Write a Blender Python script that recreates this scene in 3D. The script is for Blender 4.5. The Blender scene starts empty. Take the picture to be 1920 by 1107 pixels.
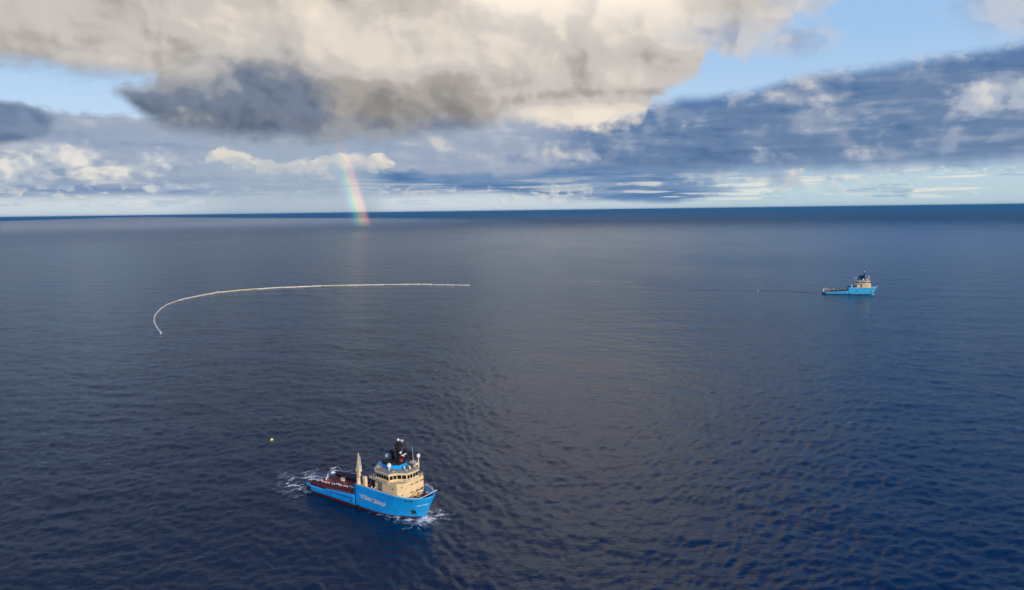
import bpy, bmesh, math, random
import numpy as np
from mathutils import Vector, Matrix

random.seed(7)
R = math.radians
scene = bpy.context.scene
COL = scene.collection

# ------------------------------------------------------------------ camera
H_CAM = 140.0
cam_d = bpy.data.cameras.new("camera")
cam_d.sensor_fit = 'HORIZONTAL'
cam_d.sensor_width = 36.0
cam_d.lens = 36.0 * 1371.0 / 1920.0
cam_d.clip_start = 1.0
cam_d.clip_end = 200000.0
cam = bpy.data.objects.new("camera", cam_d)
COL.objects.link(cam)
_p = math.atan((395.5 - 553.5) / 1371.0)
_r = R(-0.75)
fwd = Vector((0, math.cos(_p), math.sin(_p)))
rgt = Vector((1, 0, 0))
upv = rgt.cross(fwd)
RR = rgt * math.cos(_r) + upv * math.sin(_r)
UU = -rgt * math.sin(_r) + upv * math.cos(_r)
m = Matrix((RR, UU, -fwd)).transposed().to_4x4()
m.translation = (0, 0, H_CAM)
cam.matrix_world = m
scene.camera = cam

# ------------------------------------------------------------------ colour management
scene.view_settings.view_transform = 'Standard'
scene.view_settings.look = 'None'
scene.view_settings.exposure = 0.0
scene.view_settings.gamma = 1.0
scene.view_settings.use_curve_mapping = False
scene.cycles.use_denoising = True
scene.cycles.max_bounces = 6
scene.cycles.caustics_reflective = False
scene.cycles.caustics_refractive = False

# ------------------------------------------------------------------ sun (low, behind the camera to the right)
SUN_AZ, SUN_EL = 145.0, 15.0          # degrees, azimuth clockwise from +Y
sv = Vector((math.sin(R(SUN_AZ)) * math.cos(R(SUN_EL)), math.cos(R(SUN_AZ)) * math.cos(R(SUN_EL)), math.sin(R(SUN_EL))))
sun_d = bpy.data.lights.new("sun", 'SUN')
sun_d.energy = 4.0
sun_d.angle = R(0.5)
sun_d.color = (1.0, 0.80, 0.56)
sun = bpy.data.objects.new("sun", sun_d)
COL.objects.link(sun)
sun.rotation_euler = sv.to_track_quat('Z', 'Y').to_euler()


# ------------------------------------------------------------------ small node language
def lin(c):
    c = c / 255.0
    return c / 12.92 if c <= 0.04045 else ((c + 0.055) / 1.055) ** 2.4


class G:
    """Writes nodes into one tree; values are sockets or floats."""

    def __init__(s, tree):
        s.t = tree
        s.n = tree.nodes
        s.l = tree.links

    def put(s, sock, v):
        if isinstance(v, bpy.types.NodeSocket):
            s.l.new(v, sock)
        elif v is not None:
            sock.default_value = v

    def m(s, op, a, b=None, c=None, clamp=False):
        n = s.n.new('ShaderNodeMath')
        n.operation = op
        n.use_clamp = clamp
        for i, v in enumerate((a, b, c)):
            s.put(n.inputs[i], v)
        return n.outputs[0]

    def add(s, a, b): return s.m('ADD', a, b)
    def sub(s, a, b): return s.m('SUBTRACT', a, b)
    def mul(s, a, b, clamp=False): return s.m('MULTIPLY', a, b, clamp=clamp)
    def mad(s, a, b, c): return s.m('MULTIPLY_ADD', a, b, c)
    def mx(s, a, b): return s.m('MAXIMUM', a, b)
    def mn(s, a, b): return s.m('MINIMUM', a, b)

    def ss(s, x, lo, hi, a=0.0, b=1.0):
        n = s.n.new('ShaderNodeMapRange')
        n.interpolation_type = 'SMOOTHSTEP'
        s.put(n.inputs['Value'], x)
        s.put(n.inputs['From Min'], lo)
        s.put(n.inputs['From Max'], hi)
        s.put(n.inputs['To Min'], a)
        s.put(n.inputs['To Max'], b)
        return n.outputs[0]

    def ls(s, x, lo, hi, a=0.0, b=1.0):
        n = s.n.new('ShaderNodeMapRange')
        s.put(n.inputs['Value'], x)
        s.put(n.inputs['From Min'], lo)
        s.put(n.inputs['From Max'], hi)
        s.put(n.inputs['To Min'], a)
        s.put(n.inputs['To Max'], b)
        return n.outputs[0]

    def vm(s, op, a, b=None):
        n = s.n.new('ShaderNodeVectorMath')
        n.operation = op
        s.put(n.inputs[0], a)
        if b is not None:
            s.put(n.inputs[1], b)
        return n.outputs['Value'] if op in ('DOT_PRODUCT', 'LENGTH', 'DISTANCE') else n.outputs[0]

    def xyz(s, v):
        n = s.n.new('ShaderNodeSeparateXYZ')
        s.put(n.inputs[0], v)
        return n.outputs

    def cxyz(s, x, y, z):
        n = s.n.new('ShaderNodeCombineXYZ')
        for i, v in enumerate((x, y, z)):
            s.put(n.inputs[i], v)
        return n.outputs[0]

    def noise(s, vec, scale, detail=5.0, rough=0.55, dist=0.0, lac=2.0):
        n = s.n.new('ShaderNodeTexNoise')
        n.noise_dimensions = '3D'
        s.put(n.inputs['Vector'], vec)
        s.put(n.inputs['Scale'], scale)
        s.put(n.inputs['Detail'], detail)
        s.put(n.inputs['Roughness'], rough)
        s.put(n.inputs['Lacunarity'], lac)
        s.put(n.inputs['Distortion'], dist)
        return n.outputs[0]

    def voro(s, vec, scale, smooth=0.6, detail=0.0):
        n = s.n.new('ShaderNodeTexVoronoi')
        n.feature = 'SMOOTH_F1'
        s.put(n.inputs['Vector'], vec)
        s.put(n.inputs['Scale'], scale)
        s.put(n.inputs['Smoothness'], smooth)
        s.put(n.inputs['Detail'], detail)
        return n.outputs['Distance']

    def mix(s, f, a, b):
        n = s.n.new('ShaderNodeMix')
        n.data_type = 'RGBA'
        n.clamp_factor = True
        s.put(n.inputs['Factor'], f)
        s.put(n.inputs[6], a)
        s.put(n.inputs[7], b)
        return n.outputs[2]

    def ramp(s, x, stops):
        """colour through several stops, as chained mixes so values above one survive"""
        c = stops[0][1]
        for (p0, _), (p1, col) in zip(stops, stops[1:]):
            c = s.mix(s.ss(x, p0, p1), c, col)
        return c

    def curve(s, x, pts, x0, x1, y0, y1):
        """piecewise function of x; points in real units"""
        xx = s.ls(x, x0, x1)
        n = s.n.new('ShaderNodeFloatCurve')
        s.put(n.inputs['Value'], xx)
        n.inputs['Factor'].default_value = 1.0
        c = n.mapping.curves[0]
        pp = sorted(((p[0] - x0) / (x1 - x0), (p[1] - y0) / (y1 - y0)) for p in pts)
        if pp[0][0] > 0: pp = [(0.0, pp[0][1])] + pp
        if pp[-1][0] < 1: pp = pp + [(1.0, pp[-1][1])]
        while len(c.points) < len(pp):
            c.points.new(0.5, 0.5)
        for q, p in zip(c.points, pp):
            q.location = p
            q.handle_type = 'AUTO_CLAMPED'
        n.mapping.clip_min_y = 0; n.mapping.clip_max_y = 1
        n.mapping.update()
        return s.mad(n.outputs[0], y1 - y0, y0)


SKY_S = 0.1


def sc(r, g, b):
    return (lin(r) / SKY_S, lin(g) / SKY_S, lin(b) / SKY_S, 1.0)

# ------------------------------------------------------------------ sky
world = bpy.data.worlds.new("World")
scene.world = world
world.use_nodes = True
wt = world.node_tree
wt.nodes.clear()
g = G(wt)
DIR = g.n.new('ShaderNodeTexCoord').outputs['Generated']
dx, dy, dz = g.xyz(DIR)
AZ = g.mul(g.m('ARCTAN2', dx, dy), 57.29578)
EL = g.mul(g.m('ARCSINE', dz), 57.29578)
AA = g.m('ABSOLUTE', AZ)

sky = g.n.new('ShaderNodeTexSky')
sky.sky_type = 'NISHITA'
sky.sun_disc = False
sky.sun_elevation = R(SUN_EL)
sky.sun_rotation = R(SUN_AZ)
sky.altitude = 100
sky.air_density = 1.0
sky.dust_density = 0.6
sky.ozone_density = 1.0


def field(scale, zk, detail, rough=0.55, dist=0.25, off=(0, 0, 0), sh=0.0):
    v = g.vm('ADD', DIR, tuple(a * sh for a in (0.85, -0.2, 0.5)))
    v = g.vm('MULTIPLY', v, (1, 1, zk))
    v = g.vm('ADD', v, off)
    return g.noise(v, scale, detail, rough, dist)


n4 = field(2.1, 1.6, 3.0, 0.5, 0.2, (3.1, 7.7, 1.3))                 # very broad
n1 = field(6.5, 1.6, 7.0, 0.56, 0.35, (1.7, 4.4, 9.1))               # cloud masses
n1a = field(5.0, 1.4, 2.6, 0.5, 0.35, (1.7, 4.4, 9.1))                # the same, smoothed, for shading
n1s = field(5.0, 1.4, 2.6, 0.5, 0.35, (1.7, 4.4, 9.1), 0.04)
n2 = field(19.0, 1.25, 6.0, 0.55, 0.3, (8.2, 2.5, 0.4))               # heaps
n2a = field(17.0, 1.15, 2.2, 0.5, 0.3, (8.2, 2.5, 0.4))
n2s = field(17.0, 1.15, 2.2, 0.5, 0.3, (8.2, 2.5, 0.4), 0.011)
n3 = field(7.0, 8.0, 5.0, 0.55, 0.2, (5.5, 0.7, 2.2))                # layered streaks
n5 = field(60.0, 2.0, 4.0, 0.5, 0.2, (2.5, 9.1, 6.3))                # small heaps far off
n5a = field(60.0, 2.0, 2.0, 0.5, 0.2, (2.5, 9.1, 6.3))
n5s = field(60.0, 2.0, 2.0, 0.5, 0.2, (2.5, 9.1, 6.3), 0.004)
n6a = field(30.0, 1.15, 3.0, 0.5, 0.3, (4.9, 1.5, 7.4))              # small billows
n6s = field(30.0, 1.15, 3.0, 0.5, 0.3, (4.9, 1.5, 7.4), 0.0075)
n7 = field(9.0, 22.0, 4.0, 0.55, 0.2, (0.5, 6.7, 3.2))               # thin bars far off
L6 = g.sub(n6a, n6s)
L1 = g.sub(n1a, n1s)
L2 = g.sub(n2a, n2s)
L5 = g.sub(n5a, n5s)
c1 = g.sub(n1, 0.5)
c2 = g.sub(n2, 0.5)
c3 = g.sub(n3, 0.5)
c5 = g.sub(n5, 0.5)
WOB = g.mad(c1, 5.0, g.mul(c2, 2.6))      # degrees of ragged edge
WOBS = g.mad(c2, 2.2, g.mul(c5, 1.1))

AZR = (-60.0, 60.0)
ELR = (-5.0, 40.0)


def edge(pts):
    return g.curve(AZ, pts, AZR[0], AZR[1], ELR[0], ELR[1])


def blob(a, e, rx, ry):
    """signed distance in degrees, positive inside an ellipse"""
    u = g.mul(g.sub(AZ, a), 1.0 / rx)
    v = g.mul(g.sub(EL, e), 1.0 / ry)
    q = g.m('SQRT', g.mad(u, u, g.mul(v, v)))
    return g.mul(g.sub(1.0, q), min(rx, ry))


def union(*ds):
    d = ds[0]
    for x in ds[1:]:
        d = g.mx(d, x)
    return d


# clear air: pale towards the horizon
clear = g.ramp(EL, [(5.0, sc(194, 220, 248)), (13.0, sc(164, 203, 245)), (26.0, sc(62, 128, 222)), (70.0, sc(34, 90, 190))])
clear = g.mix(0.15, clear, sky.outputs[0])
hz = g.mix(g.ss(AZ, -2.0, 22.0), sc(206, 217, 226), sc(186, 210, 220))
c = g.mix(g.ss(EL, 0.6, 4.5), hz, clear)

# far lower cloud deck on the left and ahead: soft blue grey heaps
low = g.ramp(g.mad(c1, 0.5, g.mad(L2, 0.7, g.mad(c3, 0.7, 0.5))), [(0.25, sc(132, 152, 180)), (0.48, sc(156, 170, 192)), (0.75, sc(184, 191, 203))])
ltop = edge([(-60, 9.0), (-34, 7.6), (-30, 7.2), (-26, 6.9), (-22, 7.6), (-10, 7.5), (6, 7.0), (11, 5.0), (14, 3.0), (60, 3.0)])
m_ = g.ss(g.add(g.sub(ltop, EL), g.mul(WOBS, 0.9)), -0.15, 0.55)
m_ = g.mul(m_, g.ss(g.add(EL, g.mul(c3, 1.2)), 0.85, 1.7))
m_ = g.mul(m_, g.ss(AZ, 17.0, 11.0))
c = g.mix(m_, c, low)

# right-hand stratus bank
rt = edge([(5, 7.0), (9.1, 7.7), (11.1, 8.2), (13.8, 8.6), (17.6, 8.7), (20.5, 9.3), (23.2, 9.6), (27.8, 9.8), (31, 10.0), (34.3, 10.3), (60, 13)])
rb = edge([(0, 0.6), (9.1, 0.9), (13.9, 1.85), (21.4, 2.15), (28.2, 2.3), (35, 2.3), (60, 2.4)])
dt = g.add(g.sub(rt, EL), g.mad(c2, 0.9, g.mul(c1, 1.2)))
db = g.add(g.sub(EL, rb), g.mad(c3, 1.6, g.mul(c2, 1.1)))
m_ = g.mul(g.ss(dt, -0.2, 0.9), g.ss(db, -0.5, 0.9))
m_ = g.mul(m_, g.ss(AZ, 1.0, 7.0))
bank = g.ramp(g.mad(c3, 0.95, g.mad(L2, 0.7, g.mad(c1, 0.9, 0.5))), [(0.20, sc(80, 112, 154)), (0.44, sc(104, 131, 167)), (0.64, sc(136, 153, 180)), (0.86, sc(168, 178, 195))])
bank = g.mix(g.ss(dt, 2.0, 0.3, 0.0, 0.85), bank, sc(84, 120, 168))
bank = g.mix(g.ss(EL, 4.2, 2.2, 0.0, 0.35), bank, sc(150, 176, 204))
clump = g.add(c2, g.mad(c1, 0.7, g.mul(c3, 0.5)))
lump = g.ramp(g.mad(L2, 1.6, g.mad(L6, 0.9, 0.5)), [(0.25, sc(120, 140, 172)), (0.5, sc(150, 164, 188)), (0.8, sc(190, 194, 204))])
bank = g.mix(g.mul(g.ss(clump, 0.0, 0.16), g.ss(EL, 1.5, 3.0, 0.2, 0.72)), bank, lump)
rim = g.mul(g.ss(dt, 1.1, 0.1), g.ss(g.add(c2, g.mul(c5, 0.5)), -0.02, 0.12))
bank = g.mix(g.mul(rim, 0.75), bank, sc(196, 204, 216))
c = g.mix(m_, c, bank)

# dark layered band low over the horizon
mt = edge([(-60, 2.0), (-34.6, 2.1), (-27, 2.3), (-20.1, 2.9), (-12.9, 3.1), (-8.9, 3.3), (-2.4, 3.0), (5.9, 3.3), (11.9, 2.9), (17, 1.7), (60, 1.6)])
mb = edge([(-60, 1.3), (-34.7, 1.3), (-27.1, 1.4), (-22, 1.2), (-12.9, 1.4), (-8.9, 1.6), (-2.4, 1.4), (5.9, 0.7), (11.9, 0.3), (17, 0.9), (22, 1.3), (60, 1.4)])
d_ = g.mn(g.add(g.sub(mt, EL), g.mul(c2, 1.4)), g.add(g.sub(EL, mb), g.mad(c3, 0.5, g.mul(c5, 0.3))))
m_ = g.mul(g.ss(d_, -0.1, 0.45), edge([(-60, 0.75), (-34, 0.75), (-22, 0.65), (-13, 0.7), (-9, 0.95), (6, 1.0), (13, 0.95), (17, 0.5), (21, 0.0), (60, 0.0)]))
band = g.ramp(n3, [(0.35, sc(80, 120, 168)), (0.6, sc(118, 146, 182))])
c = g.mix(m_, c, band)

# the pale strip under it with rows of tiny far heaps
m_ = g.mul(g.ss(g.add(c5, g.mul(c3, 0.5)), 0.0, 0.14), g.mul(g.ss(EL, 0.45, 0.75), g.ss(EL, 2.4, 1.5)))
m_ = g.mul(m_, g.add(g.mul(g.ss(AZ, 16.0, 24.0), 0.38), g.mul(g.ss(AZ, 9.0, 4.0), 0.6)))
bar = g.mul(g.ss(n7, 0.50, 0.60), g.mul(g.ss(EL, 0.35, 0.7), g.ss(EL, 3.0, 1.8)))
c = g.mix(g.mul(bar, g.ss(AZ, 6.0, 14.0, 0.45, 0.8)), c, g.mix(g.ss(c2, -0.05, 0.08), sc(232, 232, 224), sc(160, 182, 204)))
puff = g.ramp(g.mad(L5, 1.5, n3), [(0.35, sc(172, 194, 210)), (0.55, sc(198, 210, 215)), (0.8, sc(226, 224, 216))])
c = g.mix(m_, c, puff)
d_ = g.mul(g.mn(g.sub(EL, 1.95), g.sub(g.mad(c5, 2.6, 2.25), EL)), 1.0)
m_ = g.mul(g.ss(d_, -0.05, 0.25), g.ss(AZ, 19.5, 22.0, 0.0, 0.7))
c = g.mix(m_, c, puff)


def heaps(c, d, amp, w, lo, mid, hi, L=L2, k=1.4, base=None):
    """a lit heap of cloud: signed distance d, ragged by noise, shaded by the noise slope towards the sun"""
    dd = g.add(d, g.mad(WOBS, amp, g.mul(c5, amp * 1.6)))
    m_ = g.mul(g.ss(dd, -0.1, w * 1.4), 0.93)
    t = g.mad(L, k, g.mad(L6, 0.7, 0.5))
    t = g.add(t, g.mul(g.ss(dd, 0.0, 1.4), 0.12))
    if base is not None:
        t = g.add(t, base)
    col = g.ramp(t, [(0.28, lo), (0.5, mid), (0.72, hi)])
    return g.mix(m_, c, col)


# far heaps, left
d_ = union(blob(-30.8, 4.0, 2.6, 1.1), blob(-25.3, 3.9, 2.2, 0.75), blob(-33.8, 3.1, 3.0, 1.3), blob(-28, 3.0, 3.4, 0.9))
c = heaps(c, d_, 0.7, 0.5, sc(146, 164, 188), sc(188, 196, 208), sc(232, 228, 220))
d_ = blob(-24.8, 1.95, 2.9, 0.34)
c = heaps(c, d_, 0.35, 0.25, sc(160, 180, 202), sc(190, 202, 214), sc(212, 216, 218))
# bright cream row
ct = edge([(-60, 0), (-22.6, 3.6), (-21.4, 4.7), (-20.3, 4.8), (-19.3, 4.2), (-17.4, 3.7), (-15.9, 4.0), (-14.4, 4.2), (-12.4, 4.4), (-10.4, 4.4), (-8.8, 3.7), (-7, 0)])
cb = edge([(-60, 6), (-23, 4.4), (-22, 4.1), (-20.0, 3.4), (-17.5, 3.0), (-12.5, 3.15), (-9.1, 3.6), (-8, 5)])
d_ = g.mn(g.sub(ct, EL), g.mad(g.sub(EL, cb), 0.5, 0.1))
c = heaps(c, g.add(d_, 0.12), 0.50, 0.20, sc(176, 184, 196), sc(212, 209, 205), sc(240, 230, 213), base=g.mul(g.sub(EL, 3.8), 0.16))
# greyer row to its right
gt = edge([(-60, 0), (-10, 4.6), (-7.2, 5.9), (-5.1, 6.1), (-3.9, 5.2), (0.1, 4.6), (1.8, 5.0), (3.4, 5.2), (4.3, 4.6), (5.5, 4.9), (6.9, 4.2), (9, 0)])
gb = edge([(-60, 6), (-9.6, 5.0), (-6.4, 4.6), (-4, 3.9), (1.8, 3.45), (6.9, 3.4), (9, 5)])
d_ = g.mn(g.sub(gt, EL), g.sub(EL, gb))
c = heaps(c, d_, 0.5, 0.45, sc(132, 150, 180), sc(166, 176, 194), sc(202, 202, 204), base=g.mul(g.sub(EL, 4.4), 0.08))
# heaps before the right-hand bank
d_ = union(blob(20.0, 8.1, 1.6, 0.75), blob(21.8, 8.6, 1.0, 0.8), blob(22.8, 7.6, 2.6, 0.7))
c = heaps(c, d_, 0.5, 0.6, sc(132, 150, 178), sc(156, 168, 190), sc(192, 195, 203))
d_ = union(blob(18.9, 5.9, 1.1, 0.35), blob(13.1, 6.1, 0.5, 0.4), blob(17.6, 5.6, 0.5, 0.35), blob(24.5, 6.0, 2.0, 0.5), blob(29.6, 3.75, 1.6, 0.45), blob(20.6, 3.8, 0.6, 0.35), blob(24.5, 3.7, 0.7, 0.35))
c = heaps(c, d_, 0.5, 0.5, sc(122, 146, 182), sc(146, 164, 192), sc(178, 186, 202))
d_ = union(blob(32.2, 6.8, 1.8, 1.4), blob(34.8, 6.9, 1.9, 1.3), blob(40, 6.6, 4, 1.8))
c = heaps(c, d_, 0.6, 0.5, sc(140, 158, 184), sc(176, 186, 202), sc(214, 214, 213))
d_ = union(blob(20.9, 2.05, 0.85, 0.75), blob(15.4, 2.05, 1.9, 0.35), blob(17.9, 1.9, 1.6, 0.4))
c = heaps(c, d_, 0.45, 0.3, sc(140, 166, 198), sc(182, 194, 206), sc(236, 224, 206), base=g.mul(g.sub(AZ, 18.0), 0.03))

# dark blue-grey cloud hanging below the big one, left of the middle
dtop = edge([(-60, 0), (-28.2, 7.6), (-27.2, 8.7), (-25.5, 9.0), (-24, 12.5), (-19.6, 14), (-12.5, 13), (-11.5, 9.5), (-8, 7.4), (-2, 7), (0, 5)])
dbot = edge([(-60, 20), (-28.5, 9), (-27.2, 7.9), (-25.8, 6.3), (-21.7, 5.4), (-13.6, 5.1), (-8, 5.7), (-2.3, 6.5), (0, 9)])
d_ = g.mn(g.sub(dtop, EL), g.sub(EL, dbot))
dd = g.add(d_, g.mad(WOB, 0.5, g.mul(c5, 0.7)))
dark = g.ramp(g.mad(L1, 1.6, g.mad(L2, 0.9, g.mad(c2, 0.5, g.mad(c1, 1.1, g.mad(g.sub(EL, 7.5), 0.03, 0.5))))), [(0.30, sc(88, 101, 122)), (0.50, sc(112, 122, 140)), (0.72, sc(152, 154, 160))])
c = g.mix(g.mul(g.ss(dd, -0.5, 1.1), 0.94), c, dark)
# dark cloud at the left edge
d_ = union(blob(-34.5, 5.9, 3.6, 1.5), blob(-39, 6.2, 4.5, 2.0))
dd = g.add(d_, g.mul(WOB, 0.3))
c = g.mix(g.mul(g.ss(dd, -0.05, 0.6), 0.95), c, g.mix(g.ss(c2, -0.1, 0.12), sc(94, 116, 150), sc(122, 140, 168)))

# big sunlit cloud overhead: cream on the sun's side, grey brown below
tb = edge([(-60, 9.2), (-34.1, 8.9), (-29.7, 8.9), (-25, 8.65), (-19.8, 8.2), (-15.8, 7.4), (-12.3, 6.5), (-8, 6.3), (-2.3, 6.25), (1.8, 6.1), (5.0, 5.6), (9.4, 5.6), (10.4, 6.4), (10.8, 8.0), (12.7, 8.6), (14.2, 9.4), (15.0, 10.9), (17.6, 11.0), (18.6, 11.8), (21.1, 12.2), (23.5, 13.4), (26, 15.5), (30, 20), (60, 22)])
hb_ = g.sub(EL, tb)                                    # degrees above its lower edge
hole = blob(-18.6, 8.6, 5.2, 2.5)                      # the notch where the dark cloud shows
dd = g.add(hb_, g.mad(WOB, 0.36, g.mad(c5, 0.9, g.mul(c2, g.ss(AZ, 2.0, 8.0, 0.0, 2.4)))))
hb2 = g.sub(g.mul(WOB, 0.7), hole)
side = g.add(g.sub(g.mad(dz, -0.30, g.mul(dy, 0.521)), dx), g.mul(c1, 0.25))   # its straight right-hand edge, running overhead
cov = g.mul(g.ss(AA, 120.0, 62.0), g.ss(side, -0.08, 0.10))                            # it thins out towards the back
soft = edge([(-60, 1.6), (-20, 1.5), (-6, 1.5), (3, 1.2), (8, 1.05), (14, 1.1), (20, 1.3), (60, 2.0)])
m_ = g.mul(g.mul(g.ss(dd, -0.1, soft), g.ss(hb2, -1.2, 1.0)), cov)
t = g.mad(L1, 1.2, g.mad(L2, 0.42, g.mad(g.mul(L6, g.ss(n2a, 0.40, 0.60, 0.1, 1.0)), 0.32, 0.60)))
t = g.add(t, g.mad(c1, 0.75, g.mul(c2, 0.16)))
t = g.add(t, g.mul(g.ss(hb_, 5.0, 0.2, 0.0, -0.30), g.mul(g.ss(AZ, 4.0, -4.0), g.ss(AZ, -30.0, -15.0, 0.55, 1.0))))
t = g.add(t, g.mul(g.mul(g.ss(AZ, -16.0, -11.0), g.ss(AZ, 1.0, -4.0)), g.ss(hb_, 5.5, 1.0, 0.0, -0.24)))
t = g.add(t, g.mul(g.mul(g.ss(AZ, -2.0, 3.0), g.ss(AZ, 11.5, 9.5)), g.ss(EL, 8.3, 7.3, 0.0, 0.36)))
t = g.sub(t, g.mul(g.mul(g.ss(AZ, 0.0, 3.0), g.ss(AZ, 14.0, 11.0)), g.ss(g.m('ABSOLUTE', g.sub(g.add(EL, g.mul(c2, 0.8)), 8.75)), 0.6, 0.0, 0.0, 0.14)))
t = g.add(t, g.mul(g.ss(EL, 14.0, 20.0), g.mad(g.sub(n4, 0.5), 0.7, g.mad(g.ss(EL, 16.0, 28.0), -0.42, g.ss(AZ, -7.0, -2.5, -0.72, 0.60)))))  # above the view: left greyed, middle brightened, to shape the sea's reflection
big = g.ramp(t, [(0.06, sc(138, 134, 132)), (0.34, sc(170, 164, 158)), (0.54, sc(202, 196, 190)), (0.74, sc(226, 216, 204)), (0.95, sc(242, 230, 214)), (1.25, sc(255, 247, 232))])
big = g.vm('MULTIPLY', big, g.cxyz(*([g.mad(g.mul(g.mul(g.ss(EL, 11.5, 19.0), g.ss(EL, 34.0, 19.0)), g.mul(g.ss(AZ, -5.0, -1.0), g.ss(AZ, 18.0, 10.0))), 0.60, 1.0)] * 3)))  # extra brightness added high in the middle, for a pale column on the sea
big = g.mix(g.ss(EL, 13.0, 20.0, 0.0, 0.9), big, g.vm('MULTIPLY', big, (1.08, 0.97, 0.84)))  # warmed above the view, to offset the blue tint of the water's reflection
big = g.mix(g.mul(g.ss(hb_, 1.6, 0.0), g.ss(AZ, -10.0, -20.0, 0.0, 0.8)), big, sc(134, 140, 152))
c = g.mix(m_, c, big)
# grey wisps by its right end and in the top right corner
d_ = union(blob(20.0, 11.6, 4.6, 1.2), blob(17, 12.3, 4.5, 1.4), blob(35.0, 12.6, 5.2, 2.2), blob(44, 13.5, 9, 2.6))
dd = g.add(d_, g.mad(WOB, 0.6, g.mul(c3, 1.0)))
c = g.mix(g.mul(g.ss(dd, -0.4, 1.3), 0.85), c, g.ramp(g.mad(L2, 2.0, n2), [(0.3, sc(160, 172, 194)), (0.6, sc(196, 200, 210))]))

# broken cloud round the back, behind the camera
bk = g.ss(g.add(c1, g.mul(c2, 0.4)), 0.02, 0.16)
bk = g.mul(bk, g.mul(g.ss(AA, 50.0, 95.0), g.ss(EL, 2.0, 9.0)))
c = g.mix(g.mul(bk, 0.85), c, g.ramp(g.mad(L1, 2.0, 0.5), [(0.3, sc(160, 158, 160)), (0.6, sc(214, 206, 198))]))

# rain mist under the dark cloud
m_ = g.mul(g.mul(g.ss(AZ, -26.0, -20.0), g.ss(AZ, -8.8, -11.5)), g.mul(g.ss(EL, 6.5, 1.5), 0.72))
c = g.mix(m_, c, sc(168, 184, 200))
# below the horizon: the sea's own dull tone
c = g.mix(g.ss(EL, -0.3, -1.0), c, sc(60, 84, 112))

bg = g.n.new('ShaderNodeBackground')
g.put(bg.inputs['Color'], c)
bg.inputs['Strength'].default_value = SKY_S
wo = g.n.new('ShaderNodeOutputWorld')
g.l.new(bg.outputs[0], wo.inputs[0])

# ------------------------------------------------------------------ helpers for things
def tag(o, label=None, cat=None, group=None, kind=None):
    if label: o['label'] = label
    if cat: o['category'] = cat
    if group: o['group'] = group
    if kind: o['kind'] = kind
    return o


def material(name):
    mt = bpy.data.materials.new(name)
    mt.use_nodes = True
    mt.node_tree.nodes.clear()
    gg = G(mt.node_tree)
    out = gg.n.new('ShaderNodeOutputMaterial')
    return mt, gg, out


# ------------------------------------------------------------------ sea: waves from a wind spectrum
rng = np.random.default_rng(11)


def wave_tile(size, n, lo, hi, wind_deg, spread, sig):
    """height tile of random waves with wavelengths lo..hi metres; sig = rms height"""
    k1 = 2 * np.pi * np.fft.fftfreq(n, size / n)
    kx, ky = np.meshgrid(k1, k1, indexing='ij')
    k = np.hypot(kx, ky)
    k[0, 0] = 1e-9
    lam = 2 * np.pi / k
    th = np.arctan2(ky, kx) - np.radians(wind_deg)
    P = k ** -3.6 * np.maximum(np.abs(np.cos(th)) ** spread, 0.03)
    w = 1 / (1 + np.exp(-(lam - lo) / (lo * 0.08))) / (1 + np.exp((lam - hi) / (hi * 0.08)))
    P = P * np.clip(w, 0, 1)
    P[0, 0] = 0
    A = np.sqrt(P) * (rng.normal(size=k.shape) + 1j * rng.normal(size=k.shape))
    h = np.fft.ifft2(A).real
    return (size, (h / h.std() * sig).astype(np.float32))


def sample(tile, x, y):
    size, h = tile
    n = h.shape[0]
    u = np.mod(x / size * n, n)
    v = np.mod(y / size * n, n)
    i = np.floor(u).astype(int); j = np.floor(v).astype(int)
    fu = u - i; fv = v - j
    i %= n; j %= n
    i1 = (i + 1) % n; j1 = (j + 1) % n
    return h[i, j] * (1 - fu) * (1 - fv) + h[i1, j] * fu * (1 - fv) + h[i, j1] * (1 - fu) * fv + h[i1, j1] * fu * fv


T_LONG = wave_tile(1531.0, 512, 34, 110, 78, 2.0, 0.17)
T_MID = wave_tile(733.0, 512, 9, 28, 70, 1.6, 0.15)
T_SHORT = wave_tile(389.0, 768, 2.8, 9, 86, 1.0, 0.165)


def sea_z(x, y):
    x = np.asarray(x, float); y = np.asarray(y, float)
    r = np.hypot(x, y)
    z = sample(T_LONG, x, y) * np.clip((9000 - r) / 5000, 0, 1)
    z = z + sample(T_MID, x, y) * np.clip((3200 - r) / 1800, 0, 1)
    z = z + sample(T_SHORT, x, y) * np.clip((1300 - r) / 800, 0, 1)
    return z


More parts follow.
